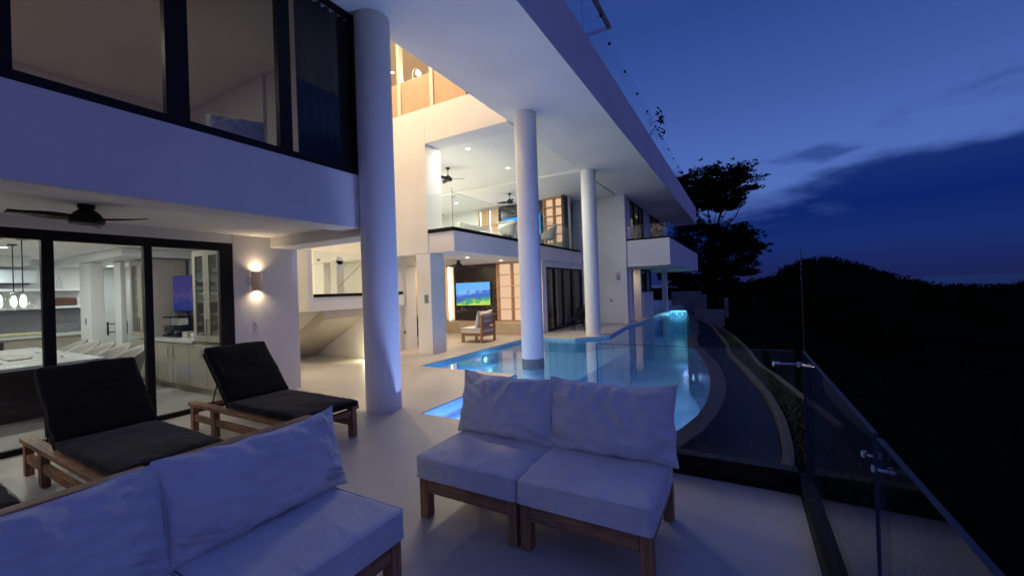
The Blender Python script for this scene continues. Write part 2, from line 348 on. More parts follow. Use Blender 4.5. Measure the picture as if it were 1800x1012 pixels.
def catmull(P, k=5):
    out = []
    for i in range(len(P)-1):
        p0, p1, p2, p3 = [Vector(P[min(max(j, 0), len(P)-1)]) for j in (i-1, i, i+1, i+2)]
        for s_ in range(k):
            u = s_/k; q = .5*((2*p1)+(p2-p0)*u+(2*p0-5*p1+4*p2-p3)*u*u+(3*p1-p0-3*p2+p3)*u**3); out.append((q.x, q.y))
    out.append(tuple(P[-1])); return out
for off in (.16, .27):
    struct(ribbon(catmull([(x+off*(1 if y < 9 else max(.3, 1-(y-9)*.12)), y) for x, y in outerP[1:10]]), .010, -.63, -.612).build('catch_basin_step', COPING))
k1 = catmull(kerbIn[1:]); struct(ribbon(k1, .12, -.85, -.54).build('garden_kerb', KSTONE, bevel=.01))
k2p = [(1.1, 7.2), (.80, 8.96), (.52, 10.6), (.26, 11.9), (.03, 14.4), (-.44, 17.9), (-1.2, 22)]
struct(ribbon(catmull(k2p), .09, -.85, -.56).build('path_edging', KSTONE, bevel=.01))
def hgt(x, y):
    base = -.62
    if x > 1.3: base -= (x-1.3)*.42 if x < 25 else 23.7*.42+(x-25)*.1
    if y > 30 and x > -8: base -= 0
    return base
g = MB(); xs = [-60, -30, -15, -3, -1.5, -.6, 0, .5, 1, 1.3, 2, 3, 4.5, 6, 8, 11, 15, 20, 28, 40, 60, 90, 140, 220]; ys = [-60, -30, -15, -8, -4, -2, 0, 2, 3.4, 5, 7, 9, 11, 14, 17, 20, 24, 28, 34, 40, 50, 65, 80, 100, 130, 170, 240]
for y in ys:
    for x in xs:
        z = hgt(x, y)+noise.noise(Vector((x*.3, y*.3, 0)))*(.35 if x > 1.4 else .04)
        if y < 25.5 and (x < -1.2 or (x < .6 and y < 13)): z = -2.2
        elif x < .6 and y < 25.5: z = -.74
        g.v.append((x, y, z))
nx = len(xs)
for j in range(len(ys)-1):
    for i in range(nx-1): a = j*nx+i; g.f.append((a, a+1, a+nx+1, a+nx))
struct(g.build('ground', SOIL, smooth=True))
# grassy strip between the kerbs
gs = MB()
def lerp_path(P, y):
    for a, b_ in zip(P, P[1:]):
        if min(a[1], b_[1]) <= y <= max(a[1], b_[1]) and a[1] != b_[1]:
            u = (y-a[1])/(b_[1]-a[1]); return a[0]+(b_[0]-a[0])*u
    return None
k2full = [(1.1, 3.6)]+k2p
left = [(x+.12, y) for x, y in kerbIn[1:-1]]; right = [(x, y) for x, y in k2full]
gs.prism(left+right[::-1][0:], -.84, -.6)
struct(gs.build('lawn_strip', SOIL))
gb = MB()
for _ in range(9000):
    y = random.uniform(3.7, 21)
    a = lerp_path(left, y); c = lerp_path(right, y)
    if a is None or c is None or c-a < .04: continue
    x = random.uniform(a+.02, c-.02); h = random.uniform(.02, .06); an = random.uniform(0, pi); w_ = .006*(1+y*.15); i = len(gb.v)
    gb.v += [(x-cos(an)*w_, y-sin(an)*w_, -.6), (x+cos(an)*w_, y+sin(an)*w_, -.6), (x+random.uniform(-.03, .03), y+random.uniform(-.03, .03), -.6+h)]; gb.f.append((i, i+1, i+2))
tag(gb.build('grass', GRASSM), 'short dim grass between the stone kerbs', 'grass', kind='stuff')
sea = MB(); sea.v = [(-30000, -30000, -90), (30000, -30000, -90), (30000, 50000, -90), (-30000, 50000, -90)]; sea.f = [(0, 1, 2, 3)]
struct(sea.build('sea', SEA))

# ------------------------------------------------------------------ villa shell
V = thing('villa', 'white modernist villa with long cantilevered roof slab on round columns beside the pool', 'house')
def P(name, mb, m, par=V, **k): return mb.build(name, m, par, **k)
# roof slab: fascia edge strip over the columns, returns over the rooms
P('roof_slab', B(-4.24, -2.33, -4, 27.3, 5.08, 6.08), PLASTER, bevel=.012)
P('roof_slab', B(-12.2, -4.24, -4, 4.1, 5.085, 6.075), PLASTER)
P('roof_slab', B(-12.2, -4.24, 8.06, 27.3, 5.15, 6.075), CEIL)
P('ceiling_drop', B(-12, -4.26, 12.0, 16.1, 5.06, 5.145), CEIL)
# ground floor kitchen wall and terrace ceiling
P('beam', B(-4.62, -4.25, -4, 3.60, 2.34, 3.03), PLASTER, bevel=.015)
P('terrace_ceiling', B(-6.37, -4.625, -4, 3.66, 2.42, 2.6), CEIL)
P('beam', B(-6.37, -4.255, 3.66, 4.10, 2.26, 3.03), PLASTER, bevel=.012)
P('wall', B(-6.60, -6.37, 3.12, 4.1, 0, 2.62), PLASTER, bevel=.012)
P('wall', B(-6.60, -6.375, -4, 3.118, 2.29, 2.62), PLASTER)
P('wall', B(-12.6, -6.605, 3.75, 4.1, 0, 5.08), PLASTER)        # kitchen and stair hall party wall
P('wall', B(-6.60, -4.26, 3.80, 4.1, 3.035, 5.08), PLASTER)      # bedroom side wall above the beam
P('kitchen_ceiling', B(-12.6, -6.61, -4, 3.74, 2.42, 2.62), CEIL)
P('ceiling_drop', B(-12.5, -11.6, -3.9, 2.2, 2.26, 2.415), CEIL)
P('ceiling_drop', B(-12.5, -9.0, 2.7, 3.74, 2.28, 2.415), CEIL)
P('wall', B(-12.9, -12.6, -4, 8.4, 0, 8.6), PLASTER)
P('wall', B(-12.6, -6.6, -4.3, -4, 0, 5.08), PLASTER)
P('pillar', B(-11.3, -10.75, 2.76, 2.96, 0, 2.27), PLASTER, bevel=.01)
P('pillar', B(-10.5, -10.2, 3.03, 3.11, 0, 2.27), PLASTER, bevel=.01)
# bedroom
P('bedroom_floor', B(-12.5, -4.63, -4, 3.79, 2.63, 2.9), OAK)
P('wall', B(-9.4, -9.2, -4, 3.79, 2.91, 5.08), PLASTER)
# hall back walls
P('wall', B(-12.6, -7.70, 7.96, 8.3, 0, 2.42), PLASTER)
P('wall', B(-7.70, -6.90, 7.96, 8.3, 2.2, 2.42), PLASTER)
P('pillar', B(-6.92, -6.47, 7.5, 8.02, 0, 2.42), PLASTER, bevel=.01)
P('wall', B(-12.6, -6.52, 7.5, 8.06, 2.43, 5.90), PLASTER)
P('lintel', B(-6.52, -4.24, 7.5, 8.06, 5.05, 5.90), PLASTER, bevel=.01)
P('wall', B(-5.28, -4.24, 7.5, 7.7, 5.9, 8.6), PLASTER)
# third floor volume over the hall
P('upper_floor', B(-12.5, -4.3, 8.061, 12, 6.08, 6.12), OAK)
P('wall', B(-12.5, -4.3, 11.6, 11.8, 6.12, 8.6), PLASTER)
P('wall', B(-4.5, -4.3, 4.1, 11.6, 6.08, 8.6), PLASTER)
P('wall', B(-12.6, -4.3, 3.85, 4.095, 6.08, 8.6), PLASTER)
P('upper_ceiling', B(-12.9, -4.3, 3.85, 11.8, 8.6, 8.75), CEIL)
# upper living room slab and shell
P('balcony_slab', B(-12.5, -5.75, 7.52, 16.1, 2.425, 2.90), PLASTER, bevel=.01)
P('wall', B(-12.5, -7.2, 8.07, 8.2, 2.9, 5.15), PLASTER)
P('wall', B(-12.5, -12.3, 8.2, 15, 2.9, 5.15), PLASTER)
P('wall', B(-12.5, -5.82, 15.05, 15.2, 2.9, 5.06), PLASTER)
# lower living room
P('wall', B(-12.6, -5.80, 12.3, 12.64, 0, 2.42), PLASTER)
P('wall', B(-5.95, -5.80, 12.64, 16.2, 2.22, 2.42), PLASTER)
P('wall', B(-12.6, -12.3, 8.31, 12.3, 0, 2.42), PLASTER)
P('stone_bench', B(-9.6, -5.9, 11.55, 12.29, 0, .4), STONE, bevel=.01)
P('feature_wall', B(-9.42, -7.46, 12.22, 12.298, .41, 2.418), MARB)
# end wall facing the pool and far wing
P('wall', B(-12.6, -3.95, 16.2, 16.55, 0, 5.08), PLASTER, bevel=.01)
P('pillar', B(-4.3, -3.97, 17.0, 17.4, 0, 2.2), PLASTER)
P('wall', B(-5.2, -3.99, 18.85, 19.05, 0, 2.2), PLASTER)
P('wall', B(-4.15, -3.93, 19.05, 21.4, 0, 1.15), PLASTER)
P('post', B(-3.75, -3.5, 22.9, 23.15, 0, 2.2), PLASTER)
P('wall', B(-9, -5.0, 18.0, 26.5, 3.26, 5.08), PLASTER)
P('wall', B(-9, -5.0, 19.2, 26.5, 0, 2.2), PLASTER)
P('balcony_slab', B(-8, -2.33, 16.56, 27.3, 2.22, 3.25), PLASTER, bevel=.012)
P('balcony_front', B(-3.95, -2.33, 16.3, 16.558, 2.22, 3.25), PLASTER, bevel=.012)
P('pillar', B(-4.25, -3.97, 16.551, 17.15, 3.25, 5.08), PLASTER)
P('pillar', B(-4.25, -3.97, 20.0, 21.2, 3.25, 5.08), PLASTER)
# round columns
for (cx, cy, zb) in ((-4.12, 3.78, 0), (-3.78, 7.45, -1.34), (-4.05, 12.15, 0)):
    P('column', MB().tube([(cx, cy, zb), (cx, cy, 5.078)], .225, 56), PLASTER, smooth=False)
    o = V.children[-1]
    for p in o.data.polygons: p.use_smooth = len(p.vertices) == 4
P('column_band', MB().tube([(-3.78, 7.45, -.14), (-3.78, 7.45, .08)], .229, 56), BAND)

# glazing ------------------------------------------------------------
def frame_y(x, ys_, z0, z1, t=.05, d=.07, bot=None):
    """a window in a plane x = const: mullions at the y pairs, head and sill"""
    mb = MB()
    for a, b_ in ys_: mb.box(x-d/2, x+d/2, a, b_, z0, z1)
    for k in range(len(ys_)-1):
        mb.box(x-d/2+.003, x+d/2-.003, ys_[k][1], ys_[k+1][0], z1-t, z1)
        mb.box(x-d/2+.003, x+d/2-.003, ys_[k][1], ys_[k+1][0], z0, z0+(bot or t))
    return mb
def glazed(name, x, ys_, z0, z1, m, **k):
    f = P(name, frame_y(x, ys_, z0, z1, **k), BLACK)
    for a, b_ in zip(ys_, ys_[1:]):
        B(x-.006, x+.006, a[1]-.01, b_[0]+.01, z0+.03, z1-.03).build('pane', m, f)
    return f
glazed('sliding_door', -6.41, [(-2.3, -2.2), (-.4, -.3), (1.28, 1.37), (2.12, 2.20), (2.95, 3.118)], 0, 2.29, WGLASS, t=.11, bot=.06)
glazed('sliding_door', -5.84, [(12.64, 12.72), (13.3, 13.42), (14.1, 14.22), (15.0, 15.1), (16.1, 16.19)], .002, 2.22, TGLASS, t=.07)
glazed('window', -4.29, [(-3, -2.9), (-1.2, -1.08), (.62, .75), (1.60, 1.77), (2.59, 2.73), (3.56, 3.66)], 3.032, 5.078, WGLASS, t=.05, bot=.07)
glazed('window', -4.05, [(17.16, 17.22), (18.1, 18.18), (19.1, 19.18), (19.92, 19.99)], 3.252, 5.078, TGLASS, t=.08)
glazed('window', -4.05, [(21.21, 21.3), (22.5, 22.6), (24, 24.1), (26, 26.1)], 3.252, 5.078, TGLASS, t=.08)
glazed('window', -4.03, [(19.06, 19.14), (20.1, 20.2), (21.3, 21.38)], 1.152, 2.2, TGLASS, t=.06)
# bedroom curtain behind the last pane
def curtain(name, x, y0, y1, z0, z1, m, amp=.035, wl_=.11, ax='y'):
    mb = MB(); n_ = int((y1-y0)/wl_*8)
    for lvl, z in enumerate((z0, (z0+z1)/2, z1)):
        for i in range(n_+1):
            q = y0+(y1-y0)*i/n_; dd = amp*sin(2*pi*(q/wl_)+.6*sin(q*7)+lvl*.3)
            mb.v.append((x+dd, q, z) if ax == 'y' else (q, x+dd, z))
    for l in range(2):
        for i in range(n_): a = l*(n_+1)+i; mb.f.append((a, a+1, a+n_+2, a+n_+1))
    o = mb.build(name, m, smooth=True); s_ = o.modifiers.new('t', 'SOLIDIFY'); s_.thickness = .008; return o
tag(curtain('curtain', -4.42, 2.88, 3.74, 2.905, 5.075, CURT), 'black full height curtain drawn behind the upper window next to the big column', 'curtain')
tag(curtain('curtain', 9.6, -9.2, -8.3, 0.02, 2.38, CREAM, ax='x'), 'cream curtain glowing behind the narrow wall opening', 'curtain')
tag(curtain('curtain', -6.05, 14.2, 15.9, 0.02, 2.3, CURT), 'dark curtain behind the right end of the poolside sliding door', 'curtain')
tag(curtain('curtain', -6.3, 12.8, 14.0, 0.02, 2.3, CREAM), 'beige curtain behind the left panels of the poolside sliding door', 'curtain')
tag(curtain('curtain', -6.05, 15.2, 15.9, 2.92, 4.9, mat('grey_curtain', (.12, .12, .13), .95)), 'grey curtain at the far end of the upper living room', 'curtain')
# oak balustrade of the third floor
for (a, b_) in ((-12.5, -10.9), (-10.8, -9.6), (-9.5, -8.45), (-8.35, -7.36), (-7.24, -6.32), (-6.20, -5.29)):
    P('wood_panel', B(a, b_, 7.53, 7.58, 5.902, 6.72), OAK)
    P('panel_post', B(b_, b_+.10, 7.5, 7.62, 5.9, 7.9), mat('cream_post', (.75, .66, .52), .6) if a == -12.5 else bpy.data.materials['cream_post'])
P('panel_rail', B(-12.5, -5.29, 7.585, 7.64, 6.70, 6.74), OAK)

# ------------------------------------------------------------------ staircase in the hall
ST = thing('staircase', 'white staircase with landing, glass guard and sloping flight in the lit hall', 'staircase')
B(-12.59, -7.75, 5.30, 7.94, 1.17, 1.46).build('landing', PLASTER, ST, bevel=.008)
B(-7.80, -7.735, 5.34, 7.86, 1.462, 1.53).build('kerb', KERB, ST)
B(-9.1, -7.75, 5.20, 5.298, 1.17, 2.47).build('parapet', PLASTER, ST, bevel=.006)
B(-7.86, -7.75, 7.70, 7.86, 1.535, 2.47).build('newel', PLASTER, ST)
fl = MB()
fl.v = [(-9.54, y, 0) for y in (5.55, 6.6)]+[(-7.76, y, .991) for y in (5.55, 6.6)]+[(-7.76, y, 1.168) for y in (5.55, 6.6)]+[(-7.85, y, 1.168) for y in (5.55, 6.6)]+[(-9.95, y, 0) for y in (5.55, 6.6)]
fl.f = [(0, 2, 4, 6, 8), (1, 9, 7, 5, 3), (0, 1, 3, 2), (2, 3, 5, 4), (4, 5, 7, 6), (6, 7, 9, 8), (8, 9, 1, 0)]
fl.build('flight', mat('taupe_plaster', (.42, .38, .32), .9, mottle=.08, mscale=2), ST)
B(-12.59, -7.83, 6.61, 7.94, .001, 1.165).build('base_wall', PLASTER, ST)
nw = MB().box(-8.86, -8.63, 6.55, 6.75, 1.462, 2.34); nw.tube([(-8.86, 6.65, 2.34), (-8.63, 6.65, 2.34)], .10, 20)
nw.build('newel', PLASTER, ST)
B(-10.95, -10.45, 7.5, 7.95, 1.17, 2.42).build('newel', PLASTER, ST)
MB().tube([(-8.63, 6.6, 1.70), (-7.0, 6.6, 2.70)], .010, 8).build('handrail', STONE, ST)
B(-7.772, -7.762, 5.36, 7.68, 1.532, 2.44).build('glass_guard', GLASS, ST)
for z, y in ((2.25, 5.45), (2.25, 7.6)):
    MB().tube([(-7.79, y, z), (-7.73, y, z)], .022, 12).build('standoff', CHROME, ST)

# ------------------------------------------------------------------ glass railings
def railing(name, label, cat='railing'): return thing(name, label, cat)
g1 = railing('glass_railing', 'clear glass railing on black kerb between the sofa and the pool')
B(-1.14, .303, 3.42, 3.54, .002, .16).build('kerb', KERB, g1, bevel=.006)
B(-1.12, .30, 3.44, 3.452, .163, 1.0).build('pane', GLASS, g1)
for bx in ((-1.124, -1.1205, 3.439, 3.453, .163, 1.0), (-1.12, .30, 3.439, 3.453, 1.0005, 1.003)): B(*bx).build('pane_edge', EDGE, g1)
def clamp(par, x, y, z, dx, dy):
    m = MB(); m.tube([(x-dx, y-dy, z), (x+dx, y+dy, z)], .010, 10)
    for s_ in (-1, 1): m.tube([(x+dx*s_*1.0, y+dy*s_*1.0, z), (x+dx*s_*1.22, y+dy*s_*1.22, z)], .017, 14)
    m.build('clamp', CHROME, par)
g2 = railing('glass_railing', 'clear glass railing on black kerb along the dark garden side of the deck')
B(.305, .425, -4, 3.54, .002, .12).build('kerb', KERB, g2, bevel=.006)
B(.348, .36, 1.69, 3.44, .123, 1.0).build('pane', GLASS, g2)
B(.348, .36, -.15, 1.645, .123, 1.0).build('pane', GLASS, g2)
B(.348, .36, -2.2, -.19, .123, 1.0).build('pane', GLASS, g2)
for bx in ((.347, .361, 1.69, 3.44, 1.0005, 1.0035), (.347, .361, -.15, 1.645, 1.0005, 1.0035), (.347, .361, -2.2, -.19, 1.0005, 1.0035), (.347, .361, 3.4405, 3.444, .123, 1.0), (.347, .361, 1.6875, 1.6892, .123, 1.0), (.347, .361, 1.6455, 1.6485, .123, 1.0)): B(*bx).build('pane_edge', EDGE, g2)
cm = MB(); cm.tube([(.20, 3.36, .92), (.33, 3.40, .915), (.40, 3.30, .915)], .009, 10); cm.tube([(.17, 3.35, .92), (.205, 3.362, .92)], .018, 14); cm.tube([(.325, 3.40, .90), (.325, 3.40, .93)], .016, 12)
cm.build('clamp', CHROME, g2)
for y in (1.72, 1.60):
    MB().tube([(.335, y, .92), (.376, y-.012, .92)], .005, 10).build('clamp', CHROME, g2)
    MB().tube([(.33, y, .913), (.33, y, .931)], .008, 14).build('clamp', CHROME, g2)
g3 = railing('glass_balustrade', 'glass balustrade with dark base rail edging the bright upper living room', 'balustrade')
B(-5.86, -5.752, 7.56, 15.9, 2.902, 2.985).build('base_rail', KERB, g3)
B(-6.51, -5.752, 7.49, 7.558, 2.902, 2.985).build('base_rail', KERB, g3)
for a, b_ in ((7.58, 8.93), (8.95, 11.0), (11.02, 13.4), (13.42, 15.88)): B(-5.812, -5.80, a, b_, 2.987, 3.80).build('pane', GLASS, g3)
B(-6.50, -5.82, 7.52, 7.53, 2.987, 3.80).build('pane', GLASS, g3)
B(-5.813, -5.799, 7.58, 15.88, 3.8005, 3.803).build('pane_edge', EDGE, g3)
for y in (7.62, 8.94, 11.01, 13.41): clamp(g3, -5.806, y, 3.70, .03, .0)
MB().tube([(-5.806, 7.56, 2.99), (-5.806, 7.56, 3.9)], .010, 8).build('stanchion', STEEL, g3)
g4 = railing('glass_balustrade', 'glass balustrade with dark base rail on the far white balcony', 'balustrade')
B(-3.95, -2.34, 16.31, 16.40, 3.252, 3.32).build('base_rail', KERB, g4)
B(-2.44, -2.34, 16.41, 27.2, 3.252, 3.32).build('base_rail', KERB, g4)
B(-3.93, -2.42, 16.35, 16.36, 3.322, 3.86).build('pane', GLASS, g4)
B(-2.395, -2.385, 16.42, 27.1, 3.322, 3.86).build('pane', GLASS, g4)
for x in (-3.85, -2.5): clamp(g4, x, 16.355, 3.78, 0, .03)
g5 = railing('glass_balustrade', 'frameless glass rail with small dark studs along the roof slab edge', 'balustrade')
y = 8.95
while y < 26:
    B(-2.402, -2.39, y+.02, min(y+1.36, 27), 6.082, 6.98).build('pane', glass('roof_glass', (.97, .98, .98), .35) if y < 9 else bpy.data.materials['roof_glass'], g5)
    MB().tube([(-2.42, y, 6.84), (-2.37, y, 6.84)], .032, 12).build('stud', BLACK, g5)
    y += 1.38
g6 = railing('glass_balustrade', 'raised glass rail with bronze handrail at the near end of the roof edge', 'balustrade')
MB().box(-2.38, -2.30, 4, 8.80, 7.06, 7.12).build('handrail', mat('bronze_rail', (.35, .20, .14), .5), g6)
MB().box(-3.3, -2.382, 8.74, 8.80, 7.06, 7.12).build('handrail', WHITEP, g6)
B(-2.35, -2.338, 4, 8.72, 6.082, 7.055).build('pane', bpy.data.materials['roof_glass'], g6)
MB().tube([(-2.40, 7.2, 6.082), (-2.40, 7.2, 7.05)], .012, 8).build('stanchion', STEEL, g6)
MB().tube([(-2.34, 8.1, 6.95), (-2.29, 8.1, 6.95)], .03, 12).build('stud', BLACK, g6)

# ------------------------------------------------------------------ lamps
def lens_mat(c):
    k_ = 'lens_%d_%d' % (int(c[1]*100), int(c[2]*100))
    return bpy.data.materials.get(k_) or emit(k_, c, 12)
def downlight(x, y, z, e, col, label, group='round downlights set into the ceilings', size=.11, spread=None):
    d = thing('ceiling_downlight', label, 'downlight', (x, y, z), 0, group)
    m = MB(); n_ = 24
    for r_, zz in ((.085, 0), (.085, -.012), (.062, -.012), (.062, -.002)):
        m.v += [(r_*cos(2*pi*j/n_), r_*sin(2*pi*j/n_), zz) for j in range(n_)]
    for k in range(3):
        for j in range(n_): a = k*n_; m.f.append((a+j, a+(j+1) % n_, a+n_+(j+1) % n_, a+n_+j))
    m.build('trim', WHITEP, d)
    MB().tube([(0, 0, -.004), (0, 0, -.008)], .060, 24).build('lens', lens_mat(col), d)
    light('AREA', 'lamp', (0, 0, -.014), e, col, d, size=size, spread=spread)
    return d
for (x, y, e, lb) in ((-6.04, 8.46+.15, 62, 'round downlight in the upper living room ceiling nearest the opening corner'), (-6.03, 10.65, 62, 'round downlight in the upper living room ceiling left of the middle column'), (-10.0, 13.3, 60, 'round downlight low behind the glass at the back of the upper living room'), (-8.6, 9.4, 75, 'round downlight hidden behind the left jamb of the upper living room'), (-9.5, 11.2, 65, 'round downlight over the seats of the upper living room')):
    downlight(x, y, 5.06 if y > 12 else 5.15, e, COOL, lb)
for (x, y, e, z, lb) in ((-8.0, .8, 16, 2.42, 'round downlight in the kitchen ceiling above the near end of the table'), (-8.0, 2.6, 11, 2.42, 'round downlight in the kitchen ceiling in front of the tall cabinet'), (-10.0, 1.6, 24, 2.42, 'round downlight in the kitchen ceiling above the middle of the table'), (-10.0, -.6, 20, 2.42, 'round downlight in the kitchen ceiling left of the table'), (-12.0, 1.6, 9, 2.26, 'round downlight in the kitchen ceiling above the back counter'), (-11.6, 3.3, 12, 2.28, 'round downlight in the passage behind the kitchen pillars')):
    downlight(x, y, z, e, (.95, 1, .92), lb)
for (x, y, e, lb) in ((-9.2, 5.6, 100, 'round downlight high over the stair hall'), (-6.4, 5.6, 150, 'round downlight high over the hall by the terrace columns'), (-9.6, 9.6, 70, 'round downlight over the third floor gallery')):
    downlight(x, y, 8.6, e, WARM2, lb, size=.16)
for (x, y, e, lb) in ((-6.6, 9.2, 34, 'round downlight in the covered lounge ceiling near its outer pillar'), (-6.6, 11.0, 28, 'round downlight in the covered lounge ceiling before the stone bench'), (-9.2, 10.0, 26, 'round downlight in the covered lounge ceiling by the marble wall'), (-8.7, 8.9, 16, 'round downlight lighting the cream curtain')):
    downlight(x, y, 2.423, e, WARM2, lb)
for (x, y, e, lb) in ((-10.9, 4.8, 60, 'round downlight under the upper floor at the stair foot'),):
    downlight(x, y, 3.0, e, (1, .9, .62), lb)
B(-12.6, -9.4, 4.101, 5.5, 3.001, 3.2).build('hall_ceiling', CEIL, V)
downlight(-5.3, -.9, 2.42, 13, (1, .82, .66), 'added round downlight in the terrace ceiling, unseen left of the picture above the nearest lounger')  # added out of view to warm the deck and the sofas
downlight(-5.3, -2.6, 2.42, 13, (1, .82, .66), 'added round downlight in the terrace ceiling, unseen far left behind the loungers')  # second added lamp out of view, same purpose
downlight(-4.6, 18.2, 2.218, 10, WARM2, 'round downlight under the far balcony beside the warm lit wall')
downlight(-7.0, 1.0, 5.08, 15, (1, .88, .68), 'round downlight in the bedroom ceiling behind the upper window')
downlight(-6.5, 13.9, 2.4, 10, WARM, 'round downlight behind the curtained poolside sliding door')
downlight(-4.7, 22.0, 5.06, 4.0, WARM, 'round downlight behind the far balcony windows')

SHADE = bpy.data.materials.new('sconce_shade'); SHADE.use_nodes = True; t = SHADE.node_tree; t.nodes.clear()
_d = N(t, 'ShaderNodeBsdfDiffuse'); _d.inputs[0].default_value = (.75, .64, .56, 1); _t = N(t, 'ShaderNodeBsdfTranslucent'); _t.inputs[0].default_value = (.85, .75, .68, 1)
_m = N(t, 'ShaderNodeMixShader'); _m.inputs[0].default_value = .16; _o = N(t, 'ShaderNodeOutputMaterial')
t.links.new(_d.outputs[0], _m.inputs[1]); t.links.new(_t.outputs[0], _m.inputs[2]); t.links.new(_m.outputs[0], _o.inputs[0])
def sconce(loc, rz, label, e=1.6, group='up and down wall lights'):
    s_ = thing('wall_sconce', label, 'wall light', loc, rz, group)
    m = MB(); n_ = 20
    pr = [(.075*sin(a), .075*(1-cos(a))*0+.08*cos(a)) for a in [(-pi/2)+pi*j/n_ for j in range(n_+1)]]
    pts = [(p_[1]+.012, p_[0]) for p_ in pr]
    m.v = [(x, y, z) for z in (-.145, .145) for x, y in pts]; k = len(pts)
    for j in range(k-1): m.f.append((j, j+1, k+j+1, k+j))
    o = m.build('shade', SHADE, s_, smooth=True)
    q = o.modifiers.new('t', 'SOLIDIFY'); q.thickness = .006
    B(0, .012, -.13, .13, -.06, .06).build('backplate', WHITEP, s_)
    for sg in (-1, 1):
        MB().tube([(.045, 0, sg*.08), (.045, 0, sg*.115)], .022, 14).build('bulb', emit('sconce_bulb', WARM, 5) if 'sconce_bulb' not in bpy.data.materials else bpy.data.materials['sconce_bulb'], s_)
        light('SPOT', 'lamp', (.05, 0, sg*.118), e, WARM, s_, size=.02, rot=(0 if sg < 0 else pi, 0, 0), spot=R(150), blend=1)
    return s_
sconce((-6.37, 3.43, 1.745), 0, 'half round wall light glowing up and down beside the kitchen sliding door', 10)
sconce((-6.37, -1.0, 1.745), 0, 'extra half round wall light, unseen, farther left along the sliding doors', 22)  # extra lamp out of view, spills warm light over the terrace
s3 = sconce((-4.3, 16.2, 1.9), -pi/2, 'unlit half round wall fitting on the tall end wall behind the third column', .0)
for c_ in s3.children:
    if c_.name.startswith('bulb'): c_.data = c_.data.copy(); c_.data.materials[0] = WHITEP
fu = thing('added_uplight', 'added floor light, out of view, brightening the wall under the stair landing', 'floor light', (-7.38, 6.35, 0))  # added lamp behind the big column, lifts the wall under the flight
MB().tube([(0, 0, 0), (0, 0, .05)], .05, 20).build('body', BLACK, fu); MB().tube([(0, 0, .0505), (0, 0, .056)], .035, 20).build('lens', lens_mat(WARM2), fu)
light('POINT', 'lamp', (-.04, .0, .16), 13, (1, .86, .52), fu, size=.04)
# gooseneck lamp on the gallery rail
gl = thing('gooseneck_lamp', 'small gooseneck lamp shining white on the wood panelled gallery rail', 'lamp', (-7.0, 7.68, 6.74))
MB().tube([(0, 0, 0), (0, 0, .02)], .05, 16).build('base', BAND, gl)
MB().tube([(0, 0, 0), (0, 0, .20), (.03, 0, .27), (.09, 0, .31), (.15, 0, .29), (.18, 0, .24)], .012, 10).build('neck', BAND, gl)
bb = MB().lathe((.19, 0, .10), [(.01, 0), (.05, .02), (.065, .06), (.055, .10), (.02, .13)], 20).build('bulb', emit('gooseneck_bulb', (1, .92, .78), 12), gl)
light('POINT', 'lamp', (.19, -.12, .10), 14, (1, .85, .62), gl, size=.08)

def wall_plate(name, label, cat, loc, rz, w, h, m=WHITEP, knob=True):
    t_ = thing(name, label, cat, loc, rz)
    B(.001, .008, -w/2, w/2, -h/2, h/2).build('plate', m, t_, bevel=.002)
    if knob: B(.009, .028, -w*.18, w*.18, -h*.12, h*.12).build('rocker', WHITEP, t_, bevel=.003)
    return t_
wall_plate('light_switch', 'white switch plate on the wall under the lit sconce', 'switch', (-6.37, 3.40, 1.11), 0, .07, .12)
wall_plate('control_panel', 'grey control plate on the square white pillar', 'switch', (-6.62, 7.5, 1.33), -pi/2, .12, .20, BAND, False)
wall_plate('wall_socket', 'small grey socket low on the wall beside the narrow opening', 'socket', (-7.82, 7.96, .45), -pi/2, .10, .08, BAND, False)
wall_plate('thermostat', 'small pale plate on the kitchen pillar', 'switch', (-11.0, 2.76, 1.15), -pi/2, .06, .12, BAND, False)
wall_plate('wall_socket', 'small dark socket low on the tall end wall near the third column', 'socket', (-4.6, 16.2, .9), -pi/2, .08, .10, BAND, False)

# ------------------------------------------------------------------ ceiling fans
def fan(x, y, z, drop, rb, label, rot=0, par=None):
    f = thing('ceiling_fan', label, 'ceiling fan', (x, y, z), rot, 'black ceiling fans')
    MB().lathe((0, 0, -.05), [(.045, 0), (.06, .02), (.062, .05)]).build('canopy', BLACK, f)
    if drop > .12: MB().tube([(0, 0, -.05), (0, 0, -drop)], .012, 10).build('downrod', BLACK, f)
    MB().lathe((0, 0, -drop-.09), [(.05, 0), (.12, .012), (.13, .05), (.09, .11), (.035, .16)]).build('motor', BLACK, f)
    for k in range(3):
        a = 2*pi*k/3; b_ = MB()
        L = 10
        for i in range(L+1):
            u = i/L; rr = .08+(rb-.08)*u; w_ = .035+.045*sin(pi*min(1, u*1.1+.1))*(1-.3*u)
            for sg in (-1, 1):
                yy = sg*w_; p_ = Matrix.Rotation(a, 3, 'Z') @ Vector((rr, yy+.03*sin(u*pi), -drop-.04+sg*w_*.25))
                b_.v.append(tuple(p_))
        for i in range(L): b_.f.append((2*i, 2*i+1, 2*i+3, 2*i+2))
        o = b_.build('blade', BLACK, f, smooth=True); q = o.modifiers.new('t', 'SOLIDIFY'); q.thickness = .008
    return f
fan(-5.32, 1.36, 2.42, .10, .50, 'black ceiling fan on the terrace ceiling above the loungers', R(38))
fan(-7.49, 9.6, 5.15, .30, .50, 'black ceiling fan with a short rod in the upper living room near the glass corner', R(25))
fan(-7.45, 13.2, 5.06, .28, .50, 'black ceiling fan deep in the upper living room left of the middle column', R(70))
fan(-7.51, 10.0, 2.42, .12, .55, 'black ceiling fan over the covered lounge before the marble wall', R(170))
fan(-8.1, 8.9, 2.42, .10, .45, 'black ceiling fan seen through the narrow opening', R(10))

